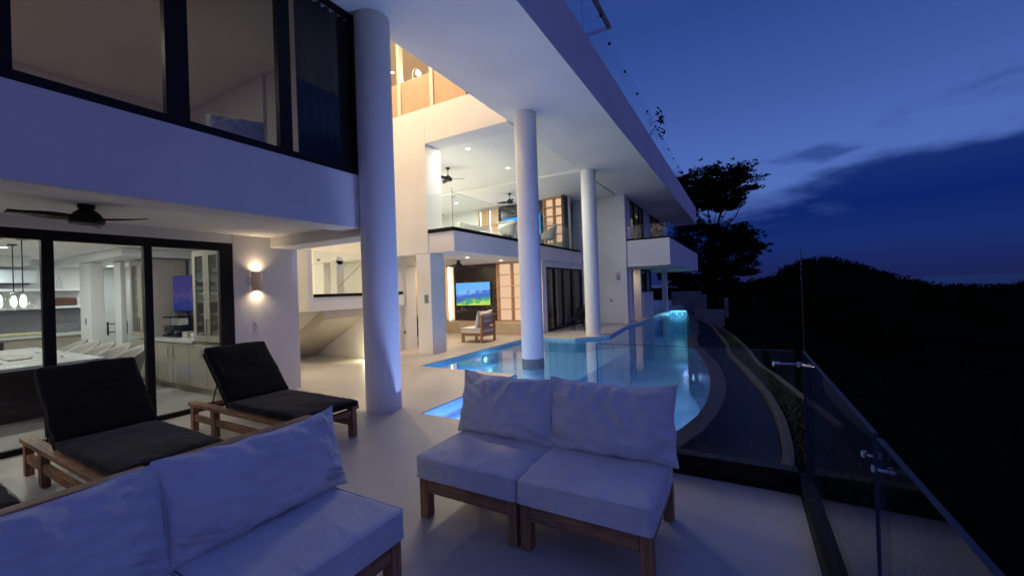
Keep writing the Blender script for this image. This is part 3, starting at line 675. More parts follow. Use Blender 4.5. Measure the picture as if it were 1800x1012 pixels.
# ------------------------------------------------------------------ soft things
def pillow(w, h, t_, seed, droop=.012, n_=56, wr=1.0):
    """soft back cushion: seam all round, plump middle, pinched corners, creases running in from the seam"""
    m = MB(); idx = {}; rnd = random.Random(seed)
    folds = [(rnd.uniform(-.8, .8), rnd.uniform(.05, .12), rnd.uniform(-.5, .5), rnd.uniform(.35, .9)) for _ in range(7)]
    for side in (0, 1):
        for j in range(n_+1):
            for i in range(n_+1):
                if side and (i in (0, n_) or j in (0, n_)): idx[side, i, j] = idx[0, i, j]; continue
                u = -1+2*i/n_; v = -1+2*j/n_
                uu = sin(u*pi/2)*.6+u*.4; vv = sin(v*pi/2)*.6+v*.4
                eu = max(0, 1-abs(uu)**2.2); ev = max(0, 1-abs(vv)**2.2); prof = eu**.5*ev**.5
                cor = (abs(uu)*abs(vv))**4
                x = w/2*uu*(1-.035*(1-vv*vv)+.012*cor); z = h/2*vv*(1-(.05 if vv > 0 else .02)*(1-uu*uu)+.03*cor)
                y = t_/2*prof*(1-.22*vv)
                # creases: narrow ridges leaning in from the upper seam, and slack near the lower corners
                cr_ = 0
                for (fx, fw_, fs, fl) in folds:
                    d = (uu-fx-fs*(1-vv)*.5)/fw_
                    cr_ += .016*math.exp(-d*d)*max(0, vv-(1-fl*1.3))*1.4*min(1, (1-abs(vv))*9)*(1 if fl > .6 else -1)
                cr_ += .020*noise.noise(Vector((uu*4.5+vv*2.5, vv*3-uu, seed+side*5)))*min(1, prof*2.5)
                cr_ += .014*noise.noise(Vector((uu*11, vv*7+uu*4, seed+9+side*5)))*min(1, prof*3)*(.35+.65*abs(vv)**1.5)
                cr_ += .022*math.exp(-((abs(uu)-.80)**2*26+(vv+.62)**2*30))*noise.noise(Vector((uu*9+vv*14, seed, side)))*3
                y = max(.002, y+wr*cr_)
                z += wr*(.014*noise.noise(Vector((x*9+seed*3, z*3, 1)))*abs(vv)**4)-droop*(1-uu*uu)*max(0, vv)**2
                x += wr*.010*noise.noise(Vector((z*9, seed, 2)))*abs(uu)**4
                idx[side, i, j] = len(m.v); m.v.append((x, y*(1 if side else -1), z+h/2))
    for side in (0, 1):
        for j in range(n_):
            for i in range(n_): m.f.append(tuple(idx[side, a, b_] for a, b_ in ((i, j), (i+1, j), (i+1, j+1), (i, j+1))))
    m.rim = [m.v[idx[0, i, 0]] for i in range(n_)]+[m.v[idx[0, n_, j]] for j in range(n_)]+[m.v[idx[0, i, n_]] for i in range(n_, 0, -1)]+[m.v[idx[0, 0, j]] for j in range(n_, -1, -1)]
    return m
def slab_cushion(w, d, h, seed, r_=.03, n_=22):
    """rounded block cushion, origin at the lower front-left corner"""
    m = MB(); bm = bmesh.new(); bmesh.ops.create_cube(bm, size=1)
    bmesh.ops.subdivide_edges(bm, edges=bm.edges, cuts=n_, use_grid_fill=True)
    for v in bm.verts:
        p = Vector((v.co.x*w, v.co.y*d, v.co.z*h)); c = Vector((max(-w/2+r_, min(w/2-r_, p.x)), max(-d/2+r_, min(d/2-r_, p.y)), max(-h/2+r_, min(h/2-r_, p.z))))
        dv = p-c
        q = c+dv.normalized()*r_ if dv.length > r_*.999 else p
        ed = (1-abs(2*p.x/w)**4)*(1-abs(2*p.y/d)**4)
        q.z += (.010*ed+.009*noise.noise(Vector((q.x*5+seed, q.y*5, 0)))+.004*noise.noise(Vector((q.x*16+seed, q.y*16, 2)))) * (1 if v.co.z > 0 else .2)
        q.x += .006*noise.noise(Vector((q.y*8, q.z*11, seed))); q.y += .008*noise.noise(Vector((q.x*7, q.z*11, seed+5)))
        v.co = q+Vector((w/2, d/2, h/2))
    bm.verts.ensure_lookup_table(); m.v = [tuple(v.co) for v in bm.verts]; m.f = [tuple(v.index for v in f.verts) for f in bm.faces]; bm.free(); return m

def lounge_seat(label, loc, rz, seed, T=TEAK, TV=TEAKV, pw=.80, ph=.46, lean=14, group='low wooden lounge seats with white cushions', poff=0, W_=.735):
    """armless sofa module; local x along the width, y from front to back"""
    s_ = thing('lounge_seat', label, 'sofa', loc, rz, group); D = .72
    for x in (0, W_-.06):
        B(x, x+.06, 0, .075, 0, .268).build('leg', TV, s_, bevel=.004)
        B(x, x+.06, D-.06, D, 0, .776).build('leg', TV, s_, bevel=.004)
        B(x+.008, x+.052, .077, D-.062, .19, .268).build('side_rail', T, s_, bevel=.003)
    B(.062, W_-.062, .006, .045, .175, .268).build('apron', T, s_, bevel=.003)
    B(.062, W_-.062, D-.045, D-.01, .175, .268).build('rear_rail', T, s_, bevel=.003)
    for k, z in enumerate((.36, .50, .64)):
        B(.062, W_-.062, D-.038, D-.016, z, z+.065).build('back_slat', T, s_, bevel=.003)
    B(.0, W_, D-.065, D+.005, .778, .800).build('top_rail', T, s_, bevel=.004)
    for k in range(5):
        y_ = .09+k*.12; B(.055, W_-.055, y_, y_+.07, .245, .262).build('seat_slat', T, s_)
    o = slab_cushion(W_+.015, .70, .15, seed, .022).build('seat_cushion', LINEN, s_, smooth=True); o.location = (-.008, -.025, .27)
    ww, dd = W_+.015, .70
    for zz in (.012, .140): MB().tube([(.012, -.0005, zz), (ww-.012, -.0005, zz), (ww+.0005, .012, zz), (ww+.0005, dd-.02, zz), (ww-.012, dd, zz), (.012, dd, zz), (-.0005, dd-.02, zz), (-.0005, .012, zz), (.012, -.0005, zz)], .004, 6).build('piping', LINEN, o, smooth=True)
    pm = pillow(pw, ph, .25, seed); o = pm.build('back_pillow', LINEN, s_, smooth=True)
    MB().tube(pm.rim, .0045, 6, cap=False).build('piping', LINEN, o, smooth=True)
    o.location = (W_/2+poff, .50, .418); o.rotation_euler = (R(-lean), R(random.uniform(-1.5, 1.5)), 0)
    return s_
# sofa facing the camera, in front of the pool
lounge_seat('wooden lounge seat with white cushions, left half of the sofa in front of the pool', (-1.915, 2.04, 0), 0, 3, pw=.80, ph=.45, poff=-.01)
lounge_seat('wooden lounge seat with white cushions, right half of the sofa in front of the pool', (-1.155, 2.04, 0), 0, 9, pw=.83, ph=.46, poff=.01)
# sofa at the lower left, facing right; its back faces the loungers
lounge_seat('wooden lounge seat with tall white back pillow in the left foreground beside the open deck', (-1.535, .755, 0), pi/2, 22, pw=.84, ph=.425, lean=15, poff=.02)
lounge_seat('wooden lounge seat with white back pillow cut off by the lower left corner', (-1.535, -.01, 0), pi/2, 34, pw=.80, ph=.425, lean=15, poff=-.02)
lounge_seat('pale wooden lounge seat with white cushions alone in front of the television wall', (-7.15, 10.28, 0), -pi/2, 5, TEAKL, TEAKL, pw=.74, ph=.50, group=None)

def lounger(label, loc):
    s_ = thing('sun_lounger', label, 'sun lounger', loc, 0, 'wooden sun loungers with black canvas cushions'); L = 1.98; Wd = .74
    for y in (0, Wd-.085):
        B(0, L, y, y+.085, .29, .33).build('side_plank', TEAK, s_, bevel=.004)
        for x, w_ in ((.02, .07), (.47, .09), (L-.10, .08)):
            B(x, x+w_, y+.015, y+.07, 0, .289).build('leg', TEAKV, s_, bevel=.004)
        B(.09, .468, y+.022, y+.062, .12, .19).build('stretcher', TEAK, s_, bevel=.003)
        B(.562, L-.102, y+.022, y+.062, .12, .19).build('stretcher', TEAK, s_, bevel=.003)
    for x in (.02, .62, 1.2, L-.08):
        B(x, x+.06, .087, Wd-.087, .24, .288).build('cross_bar', TEAK, s_, bevel=.003)
    hx = .78
    o = slab_cushion(L-hx+.06, .66, .07, 4, .028).build('seat_pad', DARKF, s_, smooth=True); o.location = (hx, .04, .335)
    ang = R(48)
    o = slab_cushion(.76, .66, .07, 8, .028).build('back_pad', DARKF, s_, smooth=True); o.location = (hx-.76*cos(ang)+.0, .04, .36+.76*sin(ang)); o.rotation_euler = (0, ang, 0)
    bf = MB()
    for y in (.05, .69-.03):
        bf.tube([(hx, y, .34), (hx-.74*cos(ang), y, .33+.74*sin(ang))], .012, 8)
    bf.tube([(hx-.74*cos(ang), .05, .33+.74*sin(ang)), (hx-.74*cos(ang), .67, .33+.74*sin(ang))], .012, 8)
    bf.build('back_frame', BLACK, s_)
    for y in (.10, .64):
        MB().tube([(hx-.42*cos(ang), y, .33+.42*sin(ang)), (.32, y, .29)], .007, 8).build('prop', BLACK, s_)
    MB().tube([(L-.05, .15, .335), (L-.05, .59, .335)], .009, 8).build('foot_bar', BLACK, s_)
    return s_
la = lounger('wooden sun lounger with raised black pad, farthest back beside the big round column', (-5.56, 2.20, 0))
dup(la, (-5.60, .96, 0), 0, 'wooden sun lounger with raised black pad in the middle, right behind the white sofa')
dup(la, (-5.60, -.08, 0), 0, 'wooden sun lounger of which only the black foot end shows at the left edge')

# ------------------------------------------------------------------ screens
def tv(name_label, loc, w, h, m, rz=0):
    t_ = thing('television', name_label, 'television', loc, rz)
    B(-w/2, w/2, -.045, -.002, -h/2, h/2).build('casing', BLACK, t_, bevel=.004)
    B(-w/2+.012, w/2-.012, -.049, -.046, -h/2+.014, h/2-.010).build('screen', m, t_)
    return t_
tv('lit television with blue mountain and green forest picture on the black marble wall', (-8.54, 12.215, 1.37), 1.52, .85, screen('screen_landscape', 1.0, 0))
tv('lit blue television on the dark wall of the upper living room behind the column', (-7.85, 14.92, 4.08), 1.70, .82, screen('screen_blue', 1.5, 1))
tv('dim violet television over the coffee maker in the kitchen', (-8.62, 3.5, 1.62), 1.10, .64, screen('screen_violet', .42, 2))
MB().tube([(-8.62, 3.50, 1.62), (-8.62, 3.745, 1.62)], .03, 12).build('wall_arm', BLACK, bpy.data.objects['television.002'])
bpy.data.objects['wall_arm'].matrix_parent_inverse = Matrix.Translation((8.62, -3.5, -1.62))

# ------------------------------------------------------------------ lit shelves
LED = emit('led_strip', (1, .80, .50), 9)
LEDC = emit('led_strip_bright', (1, .86, .62), 6)
GLOWBACK = emit('shelf_glow', (1, .66, .42), .85)  # light of hidden strips put into the back boards as glow
def shelf_unit(label, x0, x1, y, d, z0, z1, nrow, ncol=2, skin=OAK, mode='panel'):
    s_ = thing('lit_shelf', label, 'shelf unit', (0, 0, 0))
    cw = (x1-x0)/ncol; t_ = .03
    B(x0, x1, y-.02, y-.001, z0, z1).build('back_board', GLOWBACK if mode == 'panel' else skin, s_)
    for k in range(ncol+1):
        B(x0+k*cw-t_/2, x0+k*cw+t_/2, y-d, y-.021, z0, z1).build('upright', skin, s_)
    for c_ in range(ncol):
        for r_ in range(nrow+1):
            z = z0+(z1-z0)*r_/nrow
            zz = min(max(z, z0+.012), z1-.012)
            B(x0+c_*cw+t_/2, x0+(c_+1)*cw-t_/2, y-d+.01, y-.021, zz-.012, zz+.012).build('shelf', skin, s_)
        if mode != 'strip': continue
        xx = x0+c_*cw+t_/2+.012
        B(xx-.01, xx+.004, y-.045, y-.030, z0+.03, z1-.03).build('led_strip', LED, s_)
        xx = x0+(c_+1)*cw-t_/2-.012
        B(xx-.004, xx+.01, y-.045, y-.030, z0+.03, z1-.03).build('led_strip', LED, s_)
    return s_
shelf_unit('warm lit open shelves right of the marble wall, behind the middle column', -7.44, -6.30, 12.285, .22, .41, 2.40, 5)
shelf_unit('warm lit tall open shelves at the right end of the upper living room', -6.80, -5.98, 15.04, .30, 3.25, 5.04, 5)
shelf_unit('glowing narrow shelf columns left of the television in the upper living room', -10.0, -9.0, 15.04, .16, 3.0, 4.95, 3, mode='strip')
shelf_unit('lit wood shelves left of the marble wall behind the square pillar', -10.6, -9.75, 12.285, .18, .42, 2.40, 5, 2, mode='none')
tag(B(-9.66, -9.605, 12.18, 12.20, .42, 2.40).build('led_strip', LEDC), 'bright vertical light strip beside the marble wall', 'light strip')
tag(B(-5.976, -5.87, 14.6, 15.03, 2.92, 5.05).build('wood_side_panel', DARKI), 'dark wood panel closing the right side of the upper lit shelves', 'panel')
tag(B(-8.98, -6.83, 14.985, 15.045, 2.92, 5.05).build('dark_wall_panel', MARB), 'dark stone panel behind the upper television', 'panel')
tag(B(-6.80, -5.98, 14.55, 15.04, 2.905, 3.24).build('low_cabinet', CAB, bevel=.005), 'low cabinet under the tall shelves of the upper living room', 'cabinet')

# ------------------------------------------------------------------ chairs
def tub_chair(label, loc, rz, m=CHAIRF, group=None, zoff=0, h=.84):
    s_ = thing('tub_chair', label, 'chair', loc, rz, group)
    sh_ = MB(); n_ = 20; rows = 8
    for j in range(rows+1):
        v = j/rows
        for i in range(n_+1):
            a = -pi*.80+2*pi*.80*i/n_     # wraps round the back, +y is the back
            wgt = .5+.5*cos(a); top = .56+(h-.56)*wgt**1.3
            z = .40+(top-.40)*v; rr = .24+.05*v
            sh_.v.append((rr*sin(a)*1.02, rr*cos(a)*.95+.05*v*wgt, z))
    for j in range(rows):
        for i in range(n_): a = j*(n_+1)+i; sh_.f.append((a, a+1, a+n_+2, a+n_+1))
    o = sh_.build('shell', m, s_, smooth=True); q = o.modifiers.new('t', 'SOLIDIFY'); q.thickness = .035; q.offset = 0
    MB().lathe((0, 0, .38), [(.20, 0), (.245, .02), (.25, .06), (.22, .09), (.1, .10)]).build('seat', m, s_, smooth=True)
    for x, y in ((-.17, -.15), (.17, -.15), (-.16, .16), (.16, .16)):
        MB().tube([(x*.8, y*.8, .39), (x*1.25, y*1.25, 0)], [.014, .009], 8).build('leg', BLACK, s_)
    return s_
DG = 'grey tub chairs along the kitchen dining table'
c0 = tub_chair('grey tub chair at the right end of the row along the kitchen table', (-7.95, 2.30, 0), 0, group=DG)
for x, lb in ((-8.62, 'second grey tub chair from the right in the row along the kitchen table'), (-9.30, 'middle grey tub chair of the row along the kitchen table'), (-9.98, 'second grey tub chair from the left in the row along the kitchen table'), (-10.62, 'grey tub chair at the left end of the row, nearest the back counter')):
    dup(c0, (x, 2.33, 0), random.uniform(-.1, .1), lb)
tub_chair('pale tub chair with its back to the upper glass, left of the middle column', (-6.7, 11.6, 2.9), -pi/2+.3, group=None, h=.80)
tub_chair('pale green tub chair behind the upper glass right of the middle column', (-6.25, 13.9, 2.9), -pi/2, group=None, h=.86)
wc = tub_chair('white round backed chair in the corner of the upper glass', (-7.6, 8.7, 2.9), -pi/2+.5, WHITEP, None, h=.95)
ub = thing('sideboard', 'long white sideboard with lamp along the back of the upper living room', 'sideboard', (-9.3, 14.5, 2.9))
B(-1.2, 1.0, -.4, .4, .06, .62).build('body', WHITEP, ub, bevel=.01); B(-1.1, .9, -.35, .35, 0, .058).build('plinth', BLACK, ub)
lt = thing('table_lamp', 'table lamp with round shade on the white sideboard upstairs', 'lamp', (-8.6, 14.45, 3.522))
MB().lathe((0, 0, 0), [(.07, 0), (.05, .06), (.02, .2), (.015, .26)]).build('base', CHAIRF, lt, smooth=True)
MB().lathe((0, 0, .24), [(.13, 0), (.15, .09), (.09, .18), (.05, .2)]).build('shade', emit('shade_glow', (1, .85, .6), .8), lt, smooth=True)
co = thing('counter_block', 'white breakfast counter behind the upper glass beside the middle column', 'counter', (-6.9, 12.6, 2.9))
B(-.3, .3, -.7, .7, 0, .86).build('body', WHITEP, co, bevel=.01); B(-.34, .34, -.74, .74, .862, .90).build('top', QUARTZ, co, bevel=.004)
us = thing('sofa', 'pale sofa low behind the upper glass near the corner', 'sofa', (-7.6, 10.3, 2.9))
slab_cushion(.9, 1.8, .4, 3, .08).build('seat', CHAIRF, us, smooth=True)
o = slab_cushion(.25, 1.8, .75, 5, .08).build('backrest', CHAIRF, us, smooth=True); o.location = (-.26, 0, 0)

def wire_chair(label, loc, rz):
    s_ = thing('garden_chair', label, 'chair', loc, rz)
    m = MB()
    for k in range(31):
        a = -pi*.62+pi*1.24*k/30
        p0 = Vector((.05*sin(a), -.02, .36)); p1 = Vector((.30*sin(a), .10+.16*cos(a), .38)); p2 = Vector((.40*sin(a), .18+.24*cos(a), .50+.32*(.5+.5*cos(a))))
        m.tube([p0, p1, p2], .010, 6)
    rim = [(.40*sin(a), .18+.24*cos(a), .50+.32*(.5+.5*cos(a))) for a in [-pi*.62+pi*1.24*k/24 for k in range(25)]]
    m.tube(rim, .014, 8); m.build('woven_shell', BLACK, s_)
    MB().lathe((0, .08, .35), [(.22, 0), (.26, .03), (.22, .06)]).build('seat', DARKF, s_)
    for x, y in ((-.24, -.14), (.24, -.14), (-.2, .3), (.2, .3)):
        MB().tube([(x*.6, .08+y*.5, .37), (x, y+.05, 0)], .010, 8).build('leg', BLACK, s_)
    return s_
wire_chair('black woven garden chair before the poolside sliding door, left of the third column', (-5.05, 13.3, 0), R(-60))
wire_chair('black woven garden chair standing half hidden behind the third column', (-5.1, 14.75, 0), R(200))
bc = thing('armchair', 'black armchair with wood arm seen through the narrow opening', 'chair', (-7.95, 9.0, 0), R(20))
slab_cushion(.6, .6, .16, 2).build('seat', DARKF, bc, smooth=True).location = (-.3, -.3, .25)
o = slab_cushion(.14, .6, .55, 3).build('backrest', DARKF, bc, smooth=True); o.location = (-.42, -.3, .32); o.rotation_euler.y = R(-16)
for y in (-.36, .31): B(-.40, .38, y, y+.05, .50, .53).build('armrest', TEAK, bc); B(-.42, .40, y, y+.05, .06, .10).build('sled_base', TEAK, bc)
for x in (-.36, .30):
    for y in (-.355, .315): B(x, x+.04, y, y+.04, .101, .499).build('leg', TEAK, bc)

# ------------------------------------------------------------------ kitchen
dt = thing('dining_table', 'long stone topped dining table with dark apron in the kitchen', 'table', (0, 0, 0))
B(-10.9, -7.6, .95, 2.09, .715, .755).build('top', QUARTZ, dt, bevel=.004)
B(-10.85, -7.66, 1.0, 2.03, .64, .713).build('apron', DARKI, dt)
B(-10.2, -9.9, 1.2, 1.85, 0, .638).build('pedestal', DARKI, dt); B(-8.5, -8.2, 1.2, 1.85, 0, .638).build('pedestal', DARKI, dt)
for i, (x, y, w_, l_) in enumerate(((-8.35, 1.85, .22, .05), (-8.9, 1.87, .22, .05), (-9.5, 1.86, .2, .05), (-8.3, 1.3, .2, .05))):
    t_ = thing('table_knife', ('dark knife set on the table before the %s chair' % ('first', 'second', 'third')[i]) if i < 3 else 'dark knife set on the near side of the kitchen table', 'cutlery', (x, y, .758), R(10*i-8), 'cutlery on the kitchen table')
    B(-w_/2, w_/2*.1, -.008, .008, 0, .008).build('handle', DARKI, t_); B(w_/2*.1+.001, w_/2, -.006, .006, .002, .004).build('blade', STEEL, t_)
rn = slab_cushion(1.6, .22, .02, 3, .009).build('table_runner', CHAIRF, smooth=True); rn.location = (-10.2, 1.4, .757); tag(rn, 'woven grey runner lying on the kitchen table', 'table runner')

kc = thing('base_cabinet', 'long greige base cabinet with white worktop against the kitchen side wall', 'cabinet')
B(-10.1, -6.64, 3.14, 3.74, .10, .80).build('carcass', CAB, kc); B(-10.08, -6.66, 3.20, 3.70, 0, .098).build('plinth', STONE, kc)
B(-9.20, -7.60, 3.09, 3.74, .802, .85).build('worktop', QUARTZ, kc, bevel=.004)
for k in range(6):
    a = -10.08+k*.575
    if k in (0, 5):
        B(a, a+.565, 3.118, 3.139, .56, .79).build('drawer', CAB, kc, bevel=.003); B(a, a+.565, 3.118, 3.139, .12, .55).build('drawer', CAB, kc, bevel=.003)
        B(a+.15, a+.42, 3.09, 3.117, .55, .562).build('handle', DARKI, kc)
    else:
        d_ = B(a, a+.565, 3.118, 3.139, .12, .79).build('door', CAB, kc, bevel=.003)
        hx_ = a+.09 if k % 2 else a+.47
        MB().tube([(hx_, 3.117, .58), (hx_, 3.09, .58), (hx_, 3.09, .73), (hx_, 3.117, .73)], .007, 8).build('handle', STEEL, d_)
def glass_cabinet(label, x0, x1, y0, y1, z0, z1, shelves):
    s_ = thing('glazed_cabinet', label, 'cabinet')
    B(x0, x1, y1-.02, y1, z0, z1).build('back_board', SPLASH, s_)
    B(x0, x0+.025, y0+.03, y1-.021, z0, z1).build('side_panel', CAB, s_); B(x1-.025, x1, y0+.03, y1-.021, z0, z1).build('side_panel', CAB, s_)
    B(x0+.026, x1-.026, y0+.03, y1-.021, z1-.03, z1).build('top_board', CAB, s_); B(x0+.026, x1-.026, y0+.03, y1-.021, z0, z0+.03).build('bottom_board', CAB, s_)
    for z in shelves: B(x0+.026, x1-.026, y0+.06, y1-.021, z, z+.02).build('shelf', WHITEP, s_)
    xm = (x0+x1)/2
    for a, b_ in ((x0+.004, xm-.003), (xm+.003, x1-.004)):
        m = MB(); m.box(a, a+.085, y0, y0+.024, z0, z1); m.box(b_-.085, b_, y0, y0+.024, z0, z1); m.box(a+.085, b_-.085, y0, y0+.024, z1-.09, z1); m.box(a+.085, b_-.085, y0, y0+.024, z0, z0+.09)
        d_ = m.build('door', CAB, s_); B(a+.08, b_-.08, y0+.009, y0+.014, z0+.08, z1-.08).build('pane', BOTTLE, d_)
        hx_ = (b_-.035 if a < xm-.1 else a+.035)
        MB().tube([(hx_, y0, z0+.10), (hx_, y0-.028, z0+.10), (hx_, y0-.028, z0+.34), (hx_, y0, z0+.34)], .006, 8).build('handle', DARKI, d_)
    return s_
glass_cabinet('tall greige glass fronted cabinet at the right end of the kitchen, holding white dishes', -7.55, -6.70, 3.10, 3.70, .852, 2.26, (1.25, 1.58, 1.93))
glass_cabinet('tall greige glass fronted cabinet left of the kitchen television, beside the pillar', -10.08, -9.22, 3.13, 3.70, .852, 2.26, (1.25, 1.58, 1.93))
for i, (x, z, s_, lb) in enumerate(((-6.92, 1.95, .06, 'white bowl on the top shelf of the right glazed cabinet'), (-7.32, 1.60, .05, 'white jar on the middle shelf left side of the right glazed cabinet'), (-6.90, 1.60, .05, 'cream cup on the middle shelf right side of the right glazed cabinet'), (-6.95, 1.27, .07, 'pale blue box of cups on the low shelf of the right glazed cabinet'))):
    q = MB().lathe((0, 0, 0), [(s_*.6, 0), (s_, s_*.8), (s_*.95, s_*1.3), (s_*.85, s_*1.25), (s_*.4, .02)], 16).build('dish', WHITEP, smooth=True); q.location = (x, 3.4, z); tag(q, lb, 'dish', 'white dishes in the glazed cabinet')
# coffee maker
for i, (x, lb) in enumerate(((-9.03, 'left coffee maker with steel panel and glass jug on the kitchen worktop'), (-8.72, 'right coffee maker with glass jug on the kitchen worktop'))):
    cf = thing('coffee_maker', lb, 'coffee maker', (x, 3.42, .852), 0, 'coffee makers on the kitchen worktop')
    B(-.13, .13, -.14, .12, 0, .035).build('base', BLACK, cf, bevel=.004); B(-.13, .13, .03, .12, .036, .33).build('tank', BLACK, cf, bevel=.006)
    B(-.13, .13, -.13, .028, .21, .335).build('brew_head', STEEL, cf, bevel=.006); B(-.135, .135, -.135, .125, .337, .36).build('lid', BLACK, cf, bevel=.004)
    MB().lathe((0, -.06, .038), [(.05, 0), (.075, .03), (.075, .09), (.05, .14), (.055, .15)], 20).build('jug', BOTTLE, cf, smooth=True)
    MB().lathe((0, -.06, .04), [(.045, 0), (.068, .03), (.068, .06)], 20).build('coffee', DARKI, cf, smooth=True)
    MB().tube([(-.075, -.09, .15), (-.11, -.11, .14), (-.115, -.11, .07), (-.078, -.09, .06)], .008, 8).build('handle', BLACK, cf)
bx_ = thing('tea_box', 'small brown box of sachets beside the coffee makers', 'box', (-8.42, 3.38, .852)); B(-.09, .09, -.06, .06, 0, .012).build('bottom', STONE, bx_)
for a in ((-.09, .09, -.06, -.052), (-.09, .09, .052, .06), (-.09, -.082, -.051, .051), (.082, .09, -.051, .051)): B(*a, .013, .10).build('side', STONE, bx_)
q = MB().lathe((0, 0, 0), [(.02, 0), (.035, .03), (.04, .08), (.036, .08), (.02, .01)], 18).build('cup', WHITEP, smooth=True); q.location = (-8.15, 3.34, .852); tag(q, 'small white cup right of the brown box on the worktop', 'cup')
# back counter, shelves, ac
bcn = thing('back_counter', 'long white topped counter with dark appliance front along the kitchen back wall', 'cabinet')
B(-12.58, -11.98, -3.5, 3.1, .09, .86).build('carcass', CAB, bcn); B(-12.58, -11.93, -3.52, 3.1, .862, .905).build('worktop', QUARTZ, bcn); B(-12.0 + .022, -11.955, -.6, 1.9, .62, .82).build('appliance_front', DARKI, bcn)
B(-12.59, -12.575, -3.5, 3.1, .91, 1.40).build('splashback', SPLASH, bcn)
for z, lb in ((1.42, 'lower long white shelf on the kitchen back wall'), (1.78, 'upper long white shelf on the kitchen back wall')):
    tag(B(-12.59, -12.30, -3.4, 3.1, z, z+.045).build('wall_shelf', WHITEP), lb, 'shelf', 'long shelves on the kitchen back wall')
ac = thing('air_conditioner', 'white wall air conditioner above the kitchen shelves', 'air conditioner', (-12.59, 1.50, 1.93))
B(0, .24, -.95, .92, 0, .28).build('body', mat('ac_white', (.8, .86, .9), .3), ac, bevel=.03); B(.10, .235, -.85, .82, -.018, -.002).build('louvre', BLACK, ac)
for i, (y, lb) in enumerate(((2.62, 'left clear glass bottle on the upper kitchen shelf'), (2.74, 'right clear glass bottle on the upper kitchen shelf'))):
    q = MB().lathe((0, 0, 0), [(.045, 0), (.05, .02), (.05, .15), (.018, .21), (.018, .26), (.024, .265)], 16).build('glass_bottle', BOTTLE, smooth=True); q.location = (-12.44, y, 1.827); tag(q, lb, 'bottle', 'glass bottles on the kitchen shelf')
bk = slab_cushion(.2, .36, .16, 3, .03).build('basket', mat('wicker', (.12, .05, .03), .9, mottle=.4, mscale=60), smooth=True); bk.location = (-12.54, 2.62, 1.466); tag(bk, 'brown wicker basket on the lower kitchen shelf', 'basket')
for i, (y, lb) in enumerate(((1.62, 'small black topped jar on the back counter, left one'), (1.70, 'small black topped jar on the back counter, right one'))):
    j_ = thing('jar', lb, 'jar', (-12.3, y, .907), 0, 'jars on the back counter'); MB().lathe((0, 0, 0), [(.03, 0), (.033, .02), (.033, .08)], 14).build('body', WHITEP if i else BLACK, j_); MB().lathe((0, 0, .081), [(.033, 0), (.034, .03), (.01, .04)], 14).build('lid', BLACK, j_)
tr = slab_cushion(.3, .75, .05, 3, .02).build('tray', mat('yellow_tray', (.42, .40, .22), .6), smooth=True); tr.location = (-12.4, 1.75, .907); tag(tr, 'long yellowish tray on the back counter', 'tray')
# pendants
for i, (x, y, lb) in enumerate(((-8.6, 1.55, 'clear glass pendant with glowing bulb over the table, right one'), (-8.6, 1.34, 'clear glass pendant with glowing bulb over the table, at the picture edge'), (-9.5, 1.62, 'clear glass pendant with dimmer bulb behind the other two'))):
    p_ = thing('pendant_lamp', lb, 'pendant lamp', (x, y, 2.42), 0, 'glass pendants over the kitchen table')
    MB().tube([(0, 0, -.74), (0, 0, -.02)], .006, 8).build('cord', BLACK, p_); MB().lathe((0, 0, -.02), [(.05, 0), (.05, .018)]).build('canopy', DARKI, p_)
    MB().lathe((0, 0, -.98), [(.06, 0), (.10, .04), (.11, .12), (.06, .21), (.025, .25)], 20).build('shade', BOTTLE, p_, smooth=True)
    MB().lathe((0, 0, -.94), [(.01, 0), (.028, .03), (.028, .11), (.015, .16)], 16).build('bulb', emit('pendant_bulb', (1, .82, .60), 26) if i == 0 else bpy.data.materials['pendant_bulb'], p_, smooth=True)
    light('POINT', 'lamp', (0, 0, -.88), 1.6, (1, .86, .66), p_, size=.04)
# interior glass doors with black pull bars
gd = thing('glass_door', 'frameless glass double door with black H shaped pulls between the kitchen pillars', 'door')
B(-10.9, -10.888, 2.97, 3.165, .01, 2.26).build('leaf', WGLASS, gd); B(-10.9, -10.888, 3.172, 3.72, .01, 2.26).build('leaf', WGLASS, gd)
for y in (3.01, 3.135, 3.175, 3.29):
    B(-10.86, -10.84, y, y+.025, .86, 1.12).build('pull_bar', BLACK, gd)
for z in (.91, 1.07): B(-10.865, -10.845, 3.012, 3.312, z, z+.016).build('pull_stem', BLACK, gd)
# bedroom
bd = thing('bed', 'white bed with draped pillow seen through the upper window', 'bed', (-6.4, 1.4, 2.9))
slab_cushion(1.6, 2.0, .4, 3, .08).build('mattress', WHITEP, bd, smooth=True)
o = pillow(.6, .42, .22, 12).build('pillow', LINEN, bd, smooth=True); o.location = (1.25, 1.2, .38); o.rotation_euler = (R(-20), 0, R(60))

# ------------------------------------------------------------------ pool lights
PL = emit('pool_lamp_lens', (.35, 1, .95), 4)
def pool_light(label, loc, d, e, col=(.38, .50, 1.0)):
    s_ = thing('pool_light', label, 'pool light', loc, 0, 'underwater pool lights')
    dv = Vector(d).normalized()
    MB().tube([(0, 0, 0), tuple(dv*.03)], .09, 20).build('housing', CHROME, s_); MB().tube([tuple(dv*.031), tuple(dv*.04)], .07, 20).build('lens', PL, s_)
    light('POINT', 'lamp', tuple(dv*.16), e, col, s_, size=.05)
    return s_
pool_light('small cyan underwater light on the left pool wall under the lounge', (-5.745, 8.6, -.26), (1, 0, 0), 2.2, (.3, .85, 1))
pool_light('underwater light on the near edge of the shallow shelf below the deck', (-4.7, 6.265, -.27), (0, 1, 0), 22, (.3, .62, 1))
pool_light('underwater light on the near pool wall behind the sofa, left one', (-2.9, 3.84, -.62), (0, 1, 0), 95, (.44, .52, 1))
pool_light('underwater light on the near pool wall behind the sofa, right one', (-2.15, 3.84, -.85), (0, 1, 0), 225, (.44, .52, 1))
